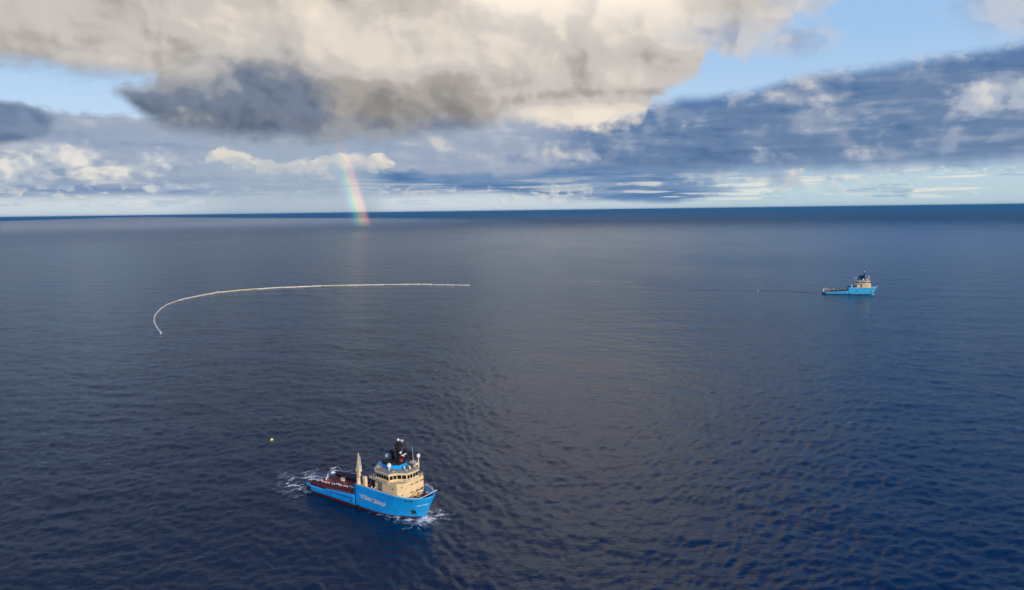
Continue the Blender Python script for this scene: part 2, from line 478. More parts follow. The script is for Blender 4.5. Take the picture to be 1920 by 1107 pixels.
def sea_mesh():
    fine = np.radians(np.arange(-46, 46.01, 0.095))
    coarse = np.radians(np.linspace(46, 314, 110)[1:-1])
    a = np.concatenate([fine, coarse])
    r = [8.0, 60.0, 120.0, 160.0]
    while r[-1] < 2400: r.append(r[-1] * 1.0062 if r[-1] > 200 else r[-1] + 6)
    while r[-1] < 70000: r.append(r[-1] * 1.03)
    r = np.array(r)
    na, nr = len(a), len(r)
    rr, aa = np.meshgrid(r, a, indexing='ij')
    x = rr * np.sin(aa); y = rr * np.cos(aa)
    z = sea_z(x, y)
    co = np.stack([x, y, z], -1).reshape(-1, 3)
    i = np.arange(nr - 1)[:, None]; j = np.arange(na)[None, :]
    j1 = (j + 1) % na
    q = np.stack([i * na + j, i * na + j1, (i + 1) * na + j1, (i + 1) * na + j], -1).reshape(-1, 4)
    co = np.vstack([co, [[0, 0, 0]]])
    me = bpy.data.meshes.new("sea")
    nq = len(q)
    tri = np.stack([np.arange(na), np.full(na, len(co) - 1), (np.arange(na) + 1) % na], -1)
    loops = np.concatenate([q.ravel(), tri.ravel()]).astype(np.int32)
    starts = np.concatenate([np.arange(nq) * 4, nq * 4 + np.arange(na) * 3]).astype(np.int32)
    me.vertices.add(len(co)); me.loops.add(len(loops)); me.polygons.add(nq + na)
    me.vertices.foreach_set('co', co.astype(np.float32).ravel())
    me.loops.foreach_set('vertex_index', loops)
    me.polygons.foreach_set('loop_start', starts)
    me.update(calc_edges=True)
    assert me.polygons[5000].normal.z > 0
    me.polygons.foreach_set('use_smooth', np.ones(nq + na, bool))
    return me


def water_material():
    mt, q, out = material("sea_water")
    geo = q.n.new('ShaderNodeNewGeometry')
    P = geo.outputs['Position']
    px, py, pz = q.xyz(P)
    dist = q.m('SQRT', q.mad(px, px, q.mul(py, py)))
    far = q.ss(q.m('LOGARITHM', dist, 10.0), 2.45, 3.7)
    # ripples too small for the mesh
    v = q.vm('MULTIPLY', P, (0.75, 1.0, 1.0))
    r1 = q.noise(v, 0.72, 4.0, 0.62, 0.6)
    r2 = q.noise(q.vm('ADD', v, (31.0, 7.0, 0.0)), 0.15, 4.0, 0.6, 0.8)
    r3 = q.noise(q.vm('MULTIPLY', P, (0.30, 1.0, 1.0)), 0.075, 3.0, 0.6, 0.7)      # crests that still tell far off
    hsum = q.mad(r2, 0.34, q.mul(r1, 0.22))
    hsum = q.mad(q.mul(r3, q.ss(dist, 350.0, 1100.0, 0.15, 1.0)), 0.95, hsum)
    b = q.n.new('ShaderNodeBump')
    q.put(b.inputs['Strength'], q.ls(far, 0, 1, 1.0, 0.45))
    b.inputs['Distance'].default_value = 1.0
    q.put(b.inputs['Height'], hsum)
    # gusts roughen the surface in patches
    gust = q.noise(q.vm('MULTIPLY', P, (1.0, 0.55, 1.0)), 0.0035, 4.0, 0.55, 0.5)
    rough = q.ls(far, 0, 1, 0.06, 0.25)
    rough = q.add(rough, q.mul(q.sub(gust, 0.5), 0.16))
    # wind-roughened sea: reflection never rises to a mirror's at grazing angles
    fr = q.n.new('ShaderNodeFresnel')
    fr.inputs['IOR'].default_value = 1.34
    q.put(fr.inputs['Normal'], b.outputs[0])
    fac = q.mn(q.mul(fr.outputs[0], 0.73), q.ss(q.add(dist, q.mul(gust, 4000.0)), 4500.0, 11000.0, 0.62, 0.20))
    body = q.n.new('ShaderNodeBsdfDiffuse')
    body.inputs['Color'].default_value = (0.0002, 0.018, 0.062, 1)
    gl = q.n.new('ShaderNodeBsdfAnisotropic')
    gl.distribution = 'GGX'
    gl.inputs['Color'].default_value = (0.83, 0.92, 0.98, 1)
    q.put(gl.inputs['Roughness'], rough)
    q.put(gl.inputs['Normal'], b.outputs[0])
    mx = q.n.new('ShaderNodeMixShader')
    q.put(mx.inputs[0], fac)
    q.l.new(body.outputs[0], mx.inputs[1])
    q.l.new(gl.outputs[0], mx.inputs[2])
    q.l.new(mx.outputs[0], out.inputs[0])
    return mt


sea = bpy.data.objects.new("sea", sea_mesh())
COL.objects.link(sea)
sea.data.materials.append(water_material())
tag(sea, "dark blue rippled ocean reaching to the horizon", None, None, 'structure')


# ------------------------------------------------------------------ mesh builder
class MB:
    def __init__(s):
        s.v = []
        s.f = []

    def add(s, vs, fs):
        o = len(s.v)
        s.v += [tuple(p) for p in vs]
        s.f += [tuple(i + o for i in f) for f in fs]
        return s

    def box(s, c, size, rz=0.0, ry=0.0, taper=1.0):
        x, y, z = (a / 2 for a in size)
        M = Matrix.Translation(c) @ Matrix.Rotation(rz, 4, 'Z') @ Matrix.Rotation(ry, 4, 'Y')
        P = [(-x, -y, -z), (x, -y, -z), (x, y, -z), (-x, y, -z)] + [(a * taper, b * taper, z) for a, b in ((-x, -y), (x, -y), (x, y), (-x, y))]
        return s.add([M @ Vector(p) for p in P], [(3, 2, 1, 0), (4, 5, 6, 7), (0, 1, 5, 4), (1, 2, 6, 5), (2, 3, 7, 6), (3, 0, 4, 7)])

    def prism(s, poly, z0, z1, grow=0.0):
        n = len(poly)
        cx = sum(p[0] for p in poly) / n; cy = sum(p[1] for p in poly) / n
        top = [(cx + (p[0] - cx) * (1 + grow), cy + (p[1] - cy) * (1 + grow)) for p in poly]
        vs = [(p[0], p[1], z0) for p in poly] + [(p[0], p[1], z1) for p in top]
        fs = [tuple(range(n))[::-1], tuple(range(n, 2 * n))] + [(i, (i + 1) % n, n + (i + 1) % n, n + i) for i in range(n)]
        return s.add(vs, fs)

    def tube(s, a, b, r0, r1=None, n=8):
        r1 = r0 if r1 is None else r1
        a = Vector(a); b = Vector(b)
        d = (b - a).normalized()
        t = d.orthogonal().normalized(); u = d.cross(t)
        vs = []
        for p, r in ((a, r0), (b, r1)):
            for i in range(n):
                q = 2 * math.pi * (i + 0.5) / n
                vs.append(p + (t * math.cos(q) + u * math.sin(q)) * r)
        fs = [tuple(range(n))[::-1], tuple(range(n, 2 * n))] + [(i, (i + 1) % n, n + (i + 1) % n, n + i) for i in range(n)]
        return s.add(vs, fs)

    def path(s, pts, r, n=6, close=False):
        pts = [Vector(p) for p in pts]
        k = len(pts)
        vs = []
        for i, p in enumerate(pts):
            a = pts[i - 1] if (i or close) else p
            b = pts[(i + 1) % k] if (i < k - 1 or close) else p
            d = (b - a).normalized()
            t = d.cross(Vector((0, 0, 1)))
            t = t.normalized() if t.length > 1e-3 else Vector((1, 0, 0))
            u = d.cross(t)
            for j in range(n):
                q = 2 * math.pi * (j + 0.5) / n
                vs.append(p + (t * math.cos(q) + u * math.sin(q)) * r)
        fs = []
        for i in range(k if close else k - 1):
            i1 = (i + 1) % k
            for j in range(n):
                fs.append((i * n + j, i * n + (j + 1) % n, i1 * n + (j + 1) % n, i1 * n + j))
        if not close:
            fs += [tuple(range(n))[::-1], tuple(range((k - 1) * n, k * n))]
        return s.add(vs, fs)

    def ball(s, c, r, nu=14, nv=9, sz=1.0):
        c = Vector(c)
        vs = [c + Vector((0, 0, r * sz))]
        for i in range(1, nv):
            t = math.pi * i / nv
            for j in range(nu):
                p = 2 * math.pi * j / nu
                vs.append(c + Vector((r * math.sin(t) * math.cos(p), r * math.sin(t) * math.sin(p), r * sz * math.cos(t))))
        vs.append(c - Vector((0, 0, r * sz)))
        fs = [(0, 1 + j, 1 + (j + 1) % nu) for j in range(nu)]
        for i in range(nv - 2):
            for j in range(nu):
                a = 1 + i * nu
                fs.append((a + j, a + nu + j, a + nu + (j + 1) % nu, a + (j + 1) % nu))
        a = 1 + (nv - 2) * nu
        fs += [(a + (j + 1) % nu, a + j, len(vs) - 1) for j in range(nu)]
        return s.add(vs, fs)

    def ring(s, c, R_, r, axis, nu=20, nv=8):
        c = Vector(c); d = Vector(axis).normalized()
        t = d.orthogonal().normalized(); u = d.cross(t)
        pts = [c + (t * math.cos(2 * math.pi * i / nu) + u * math.sin(2 * math.pi * i / nu)) * R_ for i in range(nu)]
        vs = []; fs = []
        for i, p in enumerate(pts):
            o = (p - c).normalized()
            for j in range(nv):
                q = 2 * math.pi * j / nv
                vs.append(p + (o * math.cos(q) + d * math.sin(q)) * r)
        for i in range(nu):
            for j in range(nv):
                i1 = (i + 1) % nu; j1 = (j + 1) % nv
                fs.append((i * nv + j, i1 * nv + j, i1 * nv + j1, i * nv + j1))
        return s.add(vs, fs)

    def mesh(s, name, mat, smooth=False):
        me = bpy.data.meshes.new(name)
        me.from_pydata([tuple(v) for v in s.v], [], s.f)
        if mat: me.materials.append(mat)
        b = bmesh.new(); b.from_mesh(me)
        bmesh.ops.recalc_face_normals(b, faces=b.faces)
        b.to_mesh(me); b.free()
        if smooth:
            me.polygons.foreach_set('use_smooth', [True] * len(me.polygons))
        return me

    def build(s, name, mat, parent=None, smooth=False):
        return put(name, s.mesh(name, mat, smooth), parent)


def put(name, me, parent=None):
    o = bpy.data.objects.new(name, me)
    COL.objects.link(o)
    o.parent = parent
    return o


def empty(name, loc, rz=0.0):
    o = bpy.data.objects.new(name, None)
    COL.objects.link(o)
    o.location = loc
    o.rotation_euler = (0, 0, rz)
    return o


def paint(name, rgb, rough=0.5, var=0.12, streak=0.0, rust=(0.16, 0.06, 0.03), metal=0.0, scale=0.8):
    """ship's paint: slightly uneven, with runs of rust where asked"""
    mt, q, out = material(name)
    co = q.n.new('ShaderNodeTexCoord').outputs['Object']
    n = q.noise(co, scale, 5.0, 0.6)
    a = tuple(c * (1 - var) for c in rgb) + (1,)
    b = tuple(min(1, c * (1 + var)) for c in rgb) + (1,)
    col = q.mix(q.ss(n, 0.3, 0.7), a, b)
    if streak:
        st = q.noise(q.vm('MULTIPLY', co, (1.6, 1.6, 0.16)), 1.1, 4.0, 0.6)
        col = q.mix(q.mul(q.ss(st, 0.58, 0.74), streak), col, rust + (1,))
    pr = q.n.new('ShaderNodeBsdfPrincipled')
    q.put(pr.inputs['Base Color'], col)
    q.put(pr.inputs['Roughness'], q.ls(n, 0.2, 0.8, rough - 0.08, rough + 0.1))
    pr.inputs['Metallic'].default_value = metal
    q.l.new(pr.outputs[0], out.inputs[0])
    return mt


M = dict(
    blue=paint('hull_blue_paint', (0.005, 0.35, 0.90), 0.40, 0.10, 0.22, (0.03, 0.13, 0.25), scale=0.25),
    pale=paint('pale_blue_paint', (0.50, 0.74, 0.86), 0.4),
    boot=paint('dark_red_bottom_paint', (0.075, 0.006, 0.012), 0.5, 0.3),
    cream=paint('cream_paint', (0.76, 0.61, 0.36), 0.5, 0.08, 0.25, (0.36, 0.20, 0.09), scale=0.4),
    cream_light=paint('light_cream_paint', (0.74, 0.64, 0.46), 0.5, 0.06),
    deck=paint('red_brown_deck_paint', (0.40, 0.095, 0.072), 0.75, 0.35, 0.25, (0.10, 0.03, 0.03), scale=0.35),
    deckgrey=paint('grey_green_deck_paint', (0.30, 0.32, 0.28), 0.7, 0.15),
    maroon=paint('dark_maroon_paint', (0.085, 0.010, 0.016), 0.6, 0.3),
    red=paint('red_paint', (0.45, 0.018, 0.025), 0.5, 0.15),
    black=paint('black_paint', (0.004, 0.004, 0.005), 0.7, 0.3),
    rubber=paint('black_rubber', (0.012, 0.012, 0.012), 0.85, 0.3),
    white=paint('white_paint', (0.80, 0.80, 0.80), 0.4, 0.05),
    grey=paint('pale_grey_paint', (0.50, 0.55, 0.56), 0.5, 0.1),
    steel=paint('bare_steel', (0.22, 0.22, 0.22), 0.4, 0.2, metal=0.6),
    dark=paint('dark_recess', (0.006, 0.006, 0.008), 0.8, 0.2),
    anchor=paint('rusty_green_anchor', (0.07, 0.075, 0.02), 0.8, 0.4, 0.6, (0.15, 0.06, 0.02)),
    yellow=paint('yellow_buoy_plastic', (0.92, 0.76, 0.26), 0.45, 0.08),
    float_=paint('off_white_pipe', (0.78, 0.78, 0.70), 0.5, 0.10),
    float_dirty=paint('weathered_yellowish_pipe', (0.66, 0.62, 0.42), 0.6, 0.25),
    rope=paint('dark_rope', (0.03, 0.03, 0.03), 0.9, 0.2),
)


def glass():
    mt, q, out = material('dark_window_glass')
    pr = q.n.new('ShaderNodeBsdfPrincipled')
    co = q.n.new('ShaderNodeTexCoord').outputs['Object']
    n = q.noise(co, 0.7, 2.0)
    q.put(pr.inputs['Base Color'], q.mix(n, (0.004, 0.006, 0.006, 1), (0.012, 0.022, 0.016, 1)))
    pr.inputs['Roughness'].default_value = 0.12
    q.l.new(pr.outputs[0], out.inputs[0])
    return mt


M['glass'] = glass()

# ------------------------------------------------------------------ hull form (x forward, y to port, z up, origin amidships on the waterline)
STERN = -39.2


def stem(z): return 34.5 + 7.5 * min(max(z / 15.5, 0), 1) ** 0.9


def hb(x, z):
    """half breadth of the hull"""
    t = min(max(z / 13, 0), 1)
    xs = 10 + 12 * min(max(z / 12, 0), 1)
    u = min(max((x - xs) / (stem(z) - xs), 0), 1)
    b = 9.2 * max(1 - u ** (1.9 + 0.5 * t), 0) ** (0.95 - 0.4 * t)
    if x < -30: b -= 0.5 * ((-30 - x) / 8.0) ** 2
    if z < 0: b *= 1 + 0.05 * z
    return b


def sheer(x):
    t = min(max((x - 35.0) / 7.0, 0), 1)
    return 11.6 + 3.6 * t ** 1.8


def mid_top(x): return 4.4 + (x + 24.2) / 21.0 * 1.5


def hull_grid(mb, x0, x1fun, zfun, ns, nz, pw=1.0):
    """both sides between x0 and x1fun(z); zfun(w, x) gives the height of row w in 0..1"""
    rows = []
    for iz in range(nz + 1):
        w = iz / nz
        row = []
        for i in range(ns + 1):
            s_ = 1 - (1 - i / ns) ** pw
            xa = x0 + s_ * (x1fun(6.0) - x0)
            z = zfun(w, xa)
            x = x0 + s_ * (x1fun(z) - x0)
            row.append((x, hb(x, z) if x1fun(z) - x > 1e-4 or x1fun is not stem else 0.0, z))
        rows.append(row)
    for sg in (-1, 1):
        vs = [(p[0], sg * p[1], p[2]) for row in rows for p in row]
        n = ns + 1
        fs = [(i * n + j, i * n + j + 1, (i + 1) * n + j + 1, (i + 1) * n + j) for i in range(nz) for j in range(ns)]
        mb.add(vs, fs)
    return rows


def weld(me, d=0.002):
    b = bmesh.new(); b.from_mesh(me)
    bmesh.ops.remove_doubles(b, verts=b.verts, dist=d)
    bmesh.ops.recalc_face_normals(b, faces=b.faces)
    b.to_mesh(me); b.free()


def hull_panel(name, x, z, w, h, d, mat, parent, side=-1, out=0.0):
    """a rectangular piece lying on the hull side, following its slope"""
    mb = MB()
    nx = 4
    vs = []
    for k, dd in enumerate((out - d, out)):
        for iz in (-0.5, 0.5):
            for i in range(nx + 1):
                xx = x + (i / nx - 0.5) * w; zz = z + iz * h
                vs.append((xx, side * (hb(xx, zz) + dd), zz))
    n = nx + 1
    fs = []
    for i in range(nx):
        fs.append((2 * n + i, 2 * n + i + 1, 3 * n + i + 1, 3 * n + i))
        fs.append((i, n + i, n + i + 1, i + 1))
        fs.append((i, i + 1, 2 * n + i + 1, 2 * n + i))
        fs.append((n + i, 3 * n + i, 3 * n + i + 1, n + i + 1))
    fs += [(0, 2 * n, 3 * n, n), (nx, n + nx, 3 * n + nx, 2 * n + nx)]
    mb.add(vs, fs)
    return mb.build(name, mat, parent)


def solid(o, t):
    md = o.modifiers.new('thickness', 'SOLIDIFY')
    md.thickness = t
    md.offset = -1
    return o


def wall_windows(parent, p, q, z, n, w, h, mat, t0=0.0, t1=1.0, proud=0.06, frame=None):
    """n windows along the wall from p to q (outside on the right of p to q)"""
    p = Vector((p[0], p[1], 0)); q = Vector((q[0], q[1], 0))
    d = (q - p); L_ = d.length; d.normalize()
    nrm = Vector((d.y, -d.x, 0))
    rz = math.atan2(d.y, d.x)
    me = MB().box((0, 0, 0), (w, 0.16, h)).mesh('window', mat)
    fr = MB()
    for a, b, c_, e in ((0, h / 2 + .07, w + .28, .14), (0, -h / 2 - .07, w + .28, .14), (-w / 2 - .07, 0, .14, h), (w / 2 + .07, 0, .14, h)):
        fr.box((a, 0, b), (c_, 0.2, e))
    fm = fr.mesh('frame', frame) if frame else None
    for i in range(n):
        t = t0 + (t1 - t0) * (i + 0.5) / n
        o = put('window', me, parent)
        pos = p + d * (L_ * t) + nrm * (proud - 0.08)
        o.location = (pos.x, pos.y, z)
        o.rotation_euler = (0, 0, rz)
        if fm and parent.parent is None:
            k = put('frame', fm, o)


def rail(name, pts, h, parent, mat, r=0.06, step=2.0, close=False, bars=2):
    mb = MB()
    pts = [Vector(p) for p in pts]
    for b in range(bars):
        mb.path([p + Vector((0, 0, h * (b + 1) / bars)) for p in pts], r, 4, close)
    segs = list(zip(pts, pts[1:] + ([pts[0]] if close else [])))
    for a, b in segs[: len(pts) if close else len(pts) - 1]:
        n = max(1, int((b - a).length / step))
        for i in range(n):
            p = a.lerp(b, i / n)
            mb.tube(p, p + Vector((0, 0, h)), r, n=4)
    return mb.build(name, mat, parent)


def make_ship():
    root = empty('supply_ship', (0, 0, 0))
    B = lambda: MB()
    # ---- hull
    hull = MB()
    hull_grid(hull, STERN, lambda z: -2.2, lambda w, x: 0.95 + w * (3.2 - 0.95), 30, 4)              # low side aft
    hull_grid(hull, -2.2, stem, lambda w, x: 0.95 + w * (sheer(x) - 0.95), 48, 14, 1.6)            # high forward side
    hull_grid(hull, -24.2, lambda z: -2.2, lambda w, x: 3.2 + w * (mid_top(x) - 3.2), 14, 2)       # waist bulwark
    for sg in (-1, 1):                                                                             # low stern bulwark, stepped up at the quarter
        for xa, xb, t in ((STERN, -36.9, 4.3), (-36.9, -24.2, 3.75)):
            hull.add([(xa, sg * hb(xa, 3.2), 3.2), (xb, sg * hb(xb, 3.2), 3.2), (xb, sg * hb(xb, 3.2), t), (xa, sg * hb(xa, 3.2), t)], [(0, 1, 2, 3)])
        # face closing the step of the forecastle
    q_ = hb(STERN, 2)
    hull.add([(STERN, -q_, 0.95), (STERN, q_, 0.95), (STERN, q_, 3.2), (STERN, -q_, 3.2)], [(0, 1, 2, 3)])
    ho = hull.build('hull', M['blue'], root, True)
    weld(ho.data, 0.02)
    solid(ho, 0.35)
    ho.data.polygons.foreach_set('use_smooth', [False] * len(ho.data.polygons))
    ho.data.set_sharp_from_angle(angle=R(30)) if hasattr(ho.data, 'set_sharp_from_angle') else None
    ho.data.polygons.foreach_set('use_smooth', [True] * len(ho.data.polygons))
    ho.data.set_sharp_from_angle(angle=R(30))
    bo = MB()
    hull_grid(bo, STERN, stem, lambda w, x: -2.6 + w * (0.95 + 2.6), 60, 4, 1.4)
    bo.add([(STERN, -q_, -2.6), (STERN, q_, -2.6), (STERN, q_, 0.95), (STERN, -q_, 0.95)], [(0, 1, 2, 3)])
    b_ = bo.build('boot_top', M['boot'], root, True); weld(b_.data, 0.02)
    # pale rail capping the bow bulwark
    xs = [6 + i * 1.0 for i in range(29)] + [34 + 0.5 * i for i in range(15)]
    edge_ = []
    for x in xs:
        z = sheer(x)
        if x < stem(z) - 0.02: edge_.append((x, -hb(x, z) + 0.1, z + 0.05))
    tip = (stem(sheer(41.5)) - 0.1, 0, sheer(41.6) + 0.05)
    MB().path(edge_ + [tip] + [(p[0], -p[1], p[2]) for p in reversed(edge_)], 0.22, 6).build('rail_cap', M['pale'], root, True)
    # chine strake low on the bow, and a rubbing strip along the waist
    for x0, x1, z, r in ((14.5, 25.5, 1.75, 0.10), (-36.5, -3, 3.05, 0.07)):
        for sg in (-1, 1):
            MB().path([(x0 + (x1 - x0) * i / 20, sg * (hb(x0 + (x1 - x0) * i / 20, z) + 0.05), z) for i in range(21)], r, 6).build('rubbing_strake', M['blue'], root, True)
    # ---- decks
    MB().prism([(STERN + .1, -8.3), (-30, -8.8), (-2, -8.85), (-2, 8.85), (-30, 8.8), (STERN + .1, 8.3)], 2.7, 2.95).build('work_deck', M['deck'], root)
    fd = [(x, -hb(x, 8.6) + 0.4) for x in [-2.0, 8, 16, 22, 25, 28, 30, 32, 34, 36, 37.3]]
    MB().prism(fd + [(a, -b) for a, b in reversed(fd)], 8.4, 8.7).build('forecastle_deck', M['deck'], root)
    MB().box((-2.05, 0, 5.7), (0.3, 18.0, 5.4)).build('bulkhead', M['maroon'], root)
    # towing winch garage opening in the bulkhead
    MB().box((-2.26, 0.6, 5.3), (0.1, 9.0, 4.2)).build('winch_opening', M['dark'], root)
    # stern roller
    MB().tube((STERN - 0.2, -5.2, 2.6), (STERN - 0.2, 3.4, 2.6), 0.75, n=16).build('stern_roller', M['steel'], root, True)
    for y in (-1.6, 1.2):
        MB().tube((-35.6, y, 2.9), (-35.6, y, 4.1), 0.32, n=10).build('guide_pin', M['white'], root, True)
    # ---- cargo rails each side of the work deck
    for sg in (-1, 1):
        cr = MB()
        X0, X1 = -36.6, -2.3
        top = lambda x: 5.7 + (x + 36.6) / 34.3 * 2.9
        y = sg * 7.9
        n = 15
        for i in range(n):
            x = X0 + (X1 - X0) * (i + 0.5) / n
            cr.box((x, y, (2.95 + top(x)) / 2), (0.35, 0.5, top(x) - 2.95))
        for off, hh in ((0.0, 0.5), (-1.3, 0.28)):
            cr.add([(X0, y - .55, top(X0) + off - hh), (X0, y + .55, top(X0) + off - hh), (X0, y + .55, top(X0) + off), (X0, y - .55, top(X0) + off),
                    (X1, y - .55, top(X1) + off - hh), (X1, y + .55, top(X1) + off - hh), (X1, y + .55, top(X1) + off), (X1, y - .55, top(X1) + off)],
                   [(0, 1, 2, 3), (7, 6, 5, 4), (0, 4, 5, 1), (1, 5, 6, 2), (2, 6, 7, 3), (3, 7, 4, 0)])
        # inner plate
        cr.add([(X0, y, 2.95), (X1, y, 2.95), (X1, y, 4.3), (X0, y, 4.1)] +
               [(X0, y + .12, 2.95), (X1, y + .12, 2.95), (X1, y + .12, 4.3), (X0, y + .12, 4.1)],
               [(0, 1, 2, 3), (7, 6, 5, 4), (0, 4, 5, 1), (1, 5, 6, 2), (2, 6, 7, 3), (3, 7, 4, 0)])
        c_ = cr.build('cargo_rail', M['maroon'], root)
        if sg < 0:
            spots = [(-36.2, 1.4, 0), (-33.6, 3.4, 1), (-29.6, 3.2, 1), (-25.6, 2.2, 0), (-23.0, 2.0, 0), (-18.6, 1.8, 0), (-16.4, 1.4, 1), (-13.4, 1.3, 0), (-9.6, 2.4, 0), (-6.6, 1.6, 1), (-4.2, 1.6, 0)]
        else:
            spots = [(-33, 3.0, 0), (-29.0, 2.4, 0), (-22, 2.6, 0), (-19.0, 2.8, 1), (-15.6, 1.6, 0), (-10, 1.8, 1), (-5.5, 2.0, 0)]
        for x, l, lev in spots:
            z = top(x)
            w = MB()
            yy = y + (0.5 if lev else -0.25)
            w.path([(x - l / 2, yy, z - 0.1), (x - l / 2, yy, z + 0.42), (x + l / 2, yy, z + 0.42 + l * 0.08), (x + l / 2, yy, z - 0.0)], 0.23, 6)
            if lev: w.box((x, yy + 0.5, z + 0.2), (l * 0.8, 0.35, 0.3))
            w.build('guard_hoop', M['white'], c_)
    # raised port quarter: light-blue wing plate with a white bent pipe rail
    pq = MB()
    pts = [(-38.0, 2.9, 2.9), (-38.0, 4.4, 4.3), (-37.4, 6.6, 5.6), (-36.2, 8.5, 6.5), (-36.2, 8.5, 3.0), (-37.4, 6.6, 3.0)]
    vs = pts + [(a + 0.3, b, c_) for a, b, c_ in pts]
    pq.add(vs, [(0, 5, 2, 1), (5, 4, 3, 2), (6, 7, 8, 11), (11, 8, 9, 10), (0, 1, 7, 6), (1, 2, 8, 7), (2, 3, 9, 8), (3, 4, 10, 9), (4, 5, 11, 10), (5, 0, 6, 11)])
    pq.build('quarter_plate', M['pale'], root)
    MB().path([(-38.1, 4.0, 4.2), (-37.8, 5.2, 5.9), (-37.0, 6.9, 7.2), (-35.6, 8.2, 7.9), (-33.4, 8.5, 7.7), (-31.8, 8.5, 6.6)], 0.24, 6).build('pipe_rail', M['white'], root, True)
    # ---- hull fittings
    for x, z, rr in ((-36.0, 1.9, 1.15), (0.9, 0.95, 0.95)):
        for sg in (-1, 1):
            f_ = MB()
            f_.ring((x, sg * (hb(x, z) + 0.32), z), rr * 0.68, rr * 0.34, (0, 1, 0))
            f_.build('fender', M['rubber'], root, True)
    for sg in (-1, 1):
        f_ = MB()
        f_.ring((-37.4, sg * (hb(-37, 1) + 0.2), 1.6), 0.8, 0.4, (0.35, 1, 0))
        f_.build('fender', M['rubber'], root, True)
    hull_panel('hull_opening', -38 + 0.9, 3.35, 1.0, 0.6, 0.2, M['dark'], root, out=0.02)
    hull_panel('hull_opening', 10.45, 6.05, 1.15, 2.1, 0.2, M['dark'], root, out=0.03)
    hull_panel('hull_opening', -4.4, 2.55, 0.9, 0.8, 0.2, M['dark'], root, out=0.02)
    hull_panel('fender_strip', -1.55, 2.2, 0.5, 3.9, 0.3, M['rubber'], root, out=0.12)
    hull_panel('hull_opening', 30.5, 9.9, 1.5, 0.55, 0.2, M['dark'], root, out=0.03)
    hull_panel('hull_opening', 32.7, 9.9, 1.9, 0.5, 0.2, M['dark'], root, out=0.03)
    for sg in (-1, 1):
        ap = hull_panel('anchor_pocket', 31.9, 4.0, 1.9, 2.0, 0.2, M['dark'], root, sg, out=0.03)
        an = MB()
        y0 = hb(31.9, 3.9) + 0.25
        an.tube((31.9, sg * y0, 4.9), (31.9, sg * y0, 3.3), 0.16, n=8)
        an.box((31.9, sg * y0, 3.3), (1.3, 0.4, 0.5))
        an.tube((31.4, sg * y0, 3.3), (31.1, sg * (y0 + .2), 4.3), 0.2, 0.06)
        an.tube((32.4, sg * y0, 3.3), (32.7, sg * (y0 + .2), 4.3), 0.2, 0.06)
        an.build('anchor', M['anchor'], ap)
    hull_panel('hull_opening', 32.5, 1.9, 0.4, 0.3, 0.2, M['dark'], root, out=0.02)
    hull_panel('overboard_outlet', 14.9, 1.6, 0.5, 1.3, 0.2, M['anchor'], root, out=0.03)
    for x, w in ((-25, 3.0), (-21, 4.5), (-12.4, 1.5), (23.6, 4.2)):
        hull_panel('plate_seam', x, 2.35 if x < 0 else 9.2, w, 0.14, 0.1, M['dark'] if x < 0 else M['blue'], root, out=0.02)
    # white name board of small letters up on the bow, too small to read
    nb = MB()
    k = 0
    for i in range(13):
        if i == 6: continue
        x = 34.6 + i * 0.3; z = 7.45 + i * 0.075
        y = -(hb(x, z) + 0.03)
        nb.box((x, y, z), (0.2, 0.06, 0.5), math.atan2(-(hb(x + .1, z) - hb(x - .1, z)), 0.2))
    tag(nb.build('name_board', M['white'], root), kind='stuff')
    # ---- deckhouse
    SS = [(9.5, -6.4), (15.9, -6.4), (15.9, -8.0), (25.2, -8.0), (27.7, -5.6), (27.9, 0), (27.7, 7.2), (25.6, 9.0 - .5), (15.9, 8.2), (15.9, 6.4), (9.5, 6.4)]
    ss = MB().prism(SS, 8.7, 16.9).build('superstructure', M['cream'], root)
    # ledges that mark the storeys, and a rounded stair block at the corner
    MB().prism([(15.8, -8.1), (25.3, -8.1), (27.8, -5.7), (28.0, 0), (27.8, 7.3), (25.7, 8.6), (15.8, 8.3)], 12.95, 13.1).build('ledge', M['cream'], ss)
    MB().prism([(25.6, -7.9), (27.9, -5.5), (27.9, -3.6), (25.6, -3.6)], 8.72, 16.2).build('stair_block', M['cream'], ss)
    wall_windows(ss, (28.06, -3.0), (28.06, 6.9), 15.2, 3, 0.5, 0.62, M['glass'], 0.0, 1.0)
    wall_windows(ss, (28.06, -1.9), (28.06, 8.0), 15.2, 3, 0.5, 0.62, M['glass'], 0.0, 1.0)
    wall_windows(ss, (28.06, -3.0), (28.06, 6.9), 11.4, 3, 0.5, 0.62, M['glass'], 0.0, 1.0)
    wall_windows(ss, (28.06, -1.9), (28.06, 8.0), 11.4, 3, 0.5, 0.62, M['glass'], 0.0, 1.0)
    for z in (11.4, 15.2):
        wall_windows(ss, (27.75, 7.25), (25.65, 8.55), z, 1, 0.5, 0.62, M['glass'])
        wall_windows(ss, (25.65, -7.9), (27.9, -5.55), z, 1, 0.45, 0.6, M['glass'], 0.35, 0.95)
    wall_windows(ss, (16.2, -8.05), (20.5, -8.05), 11.2, 2, 0.5, 0.6, M['glass'])
    wall_windows(ss, (20.5, -8.05), (25.0, -8.05), 11.0, 2, 0.45, 0.6, M['glass'])
    wall_windows(ss, (21.5, -8.05), (24.0, -8.05), 14.0, 1, 0.45, 0.6, M['glass'])
    MB().box((18.6, -8.05, 9.8), (0.9, 0.14, 2.0)).build('door', M['cream_light'], ss)
    # teal awning between the bridge and the front
    MB().box((26.3, -2.2, 17.4), (2.2, 2.8, 0.22), R(-30)).build('awning', M['grey'], ss)
    # ---- bridge
    BR = [(11.8, -7.6), (20.9, -8.2), (22.5, -4.9), (26.5, -2.4), (27.0, 0.8), (26.6, 4.6), (22.8, 6.6), (21.4, 8.2), (11.8, 7.6)]
    grow = lambda P, k, dx=0.0: [(17.5 + (x - 17.5) * k + dx, y * k) for x, y in P]
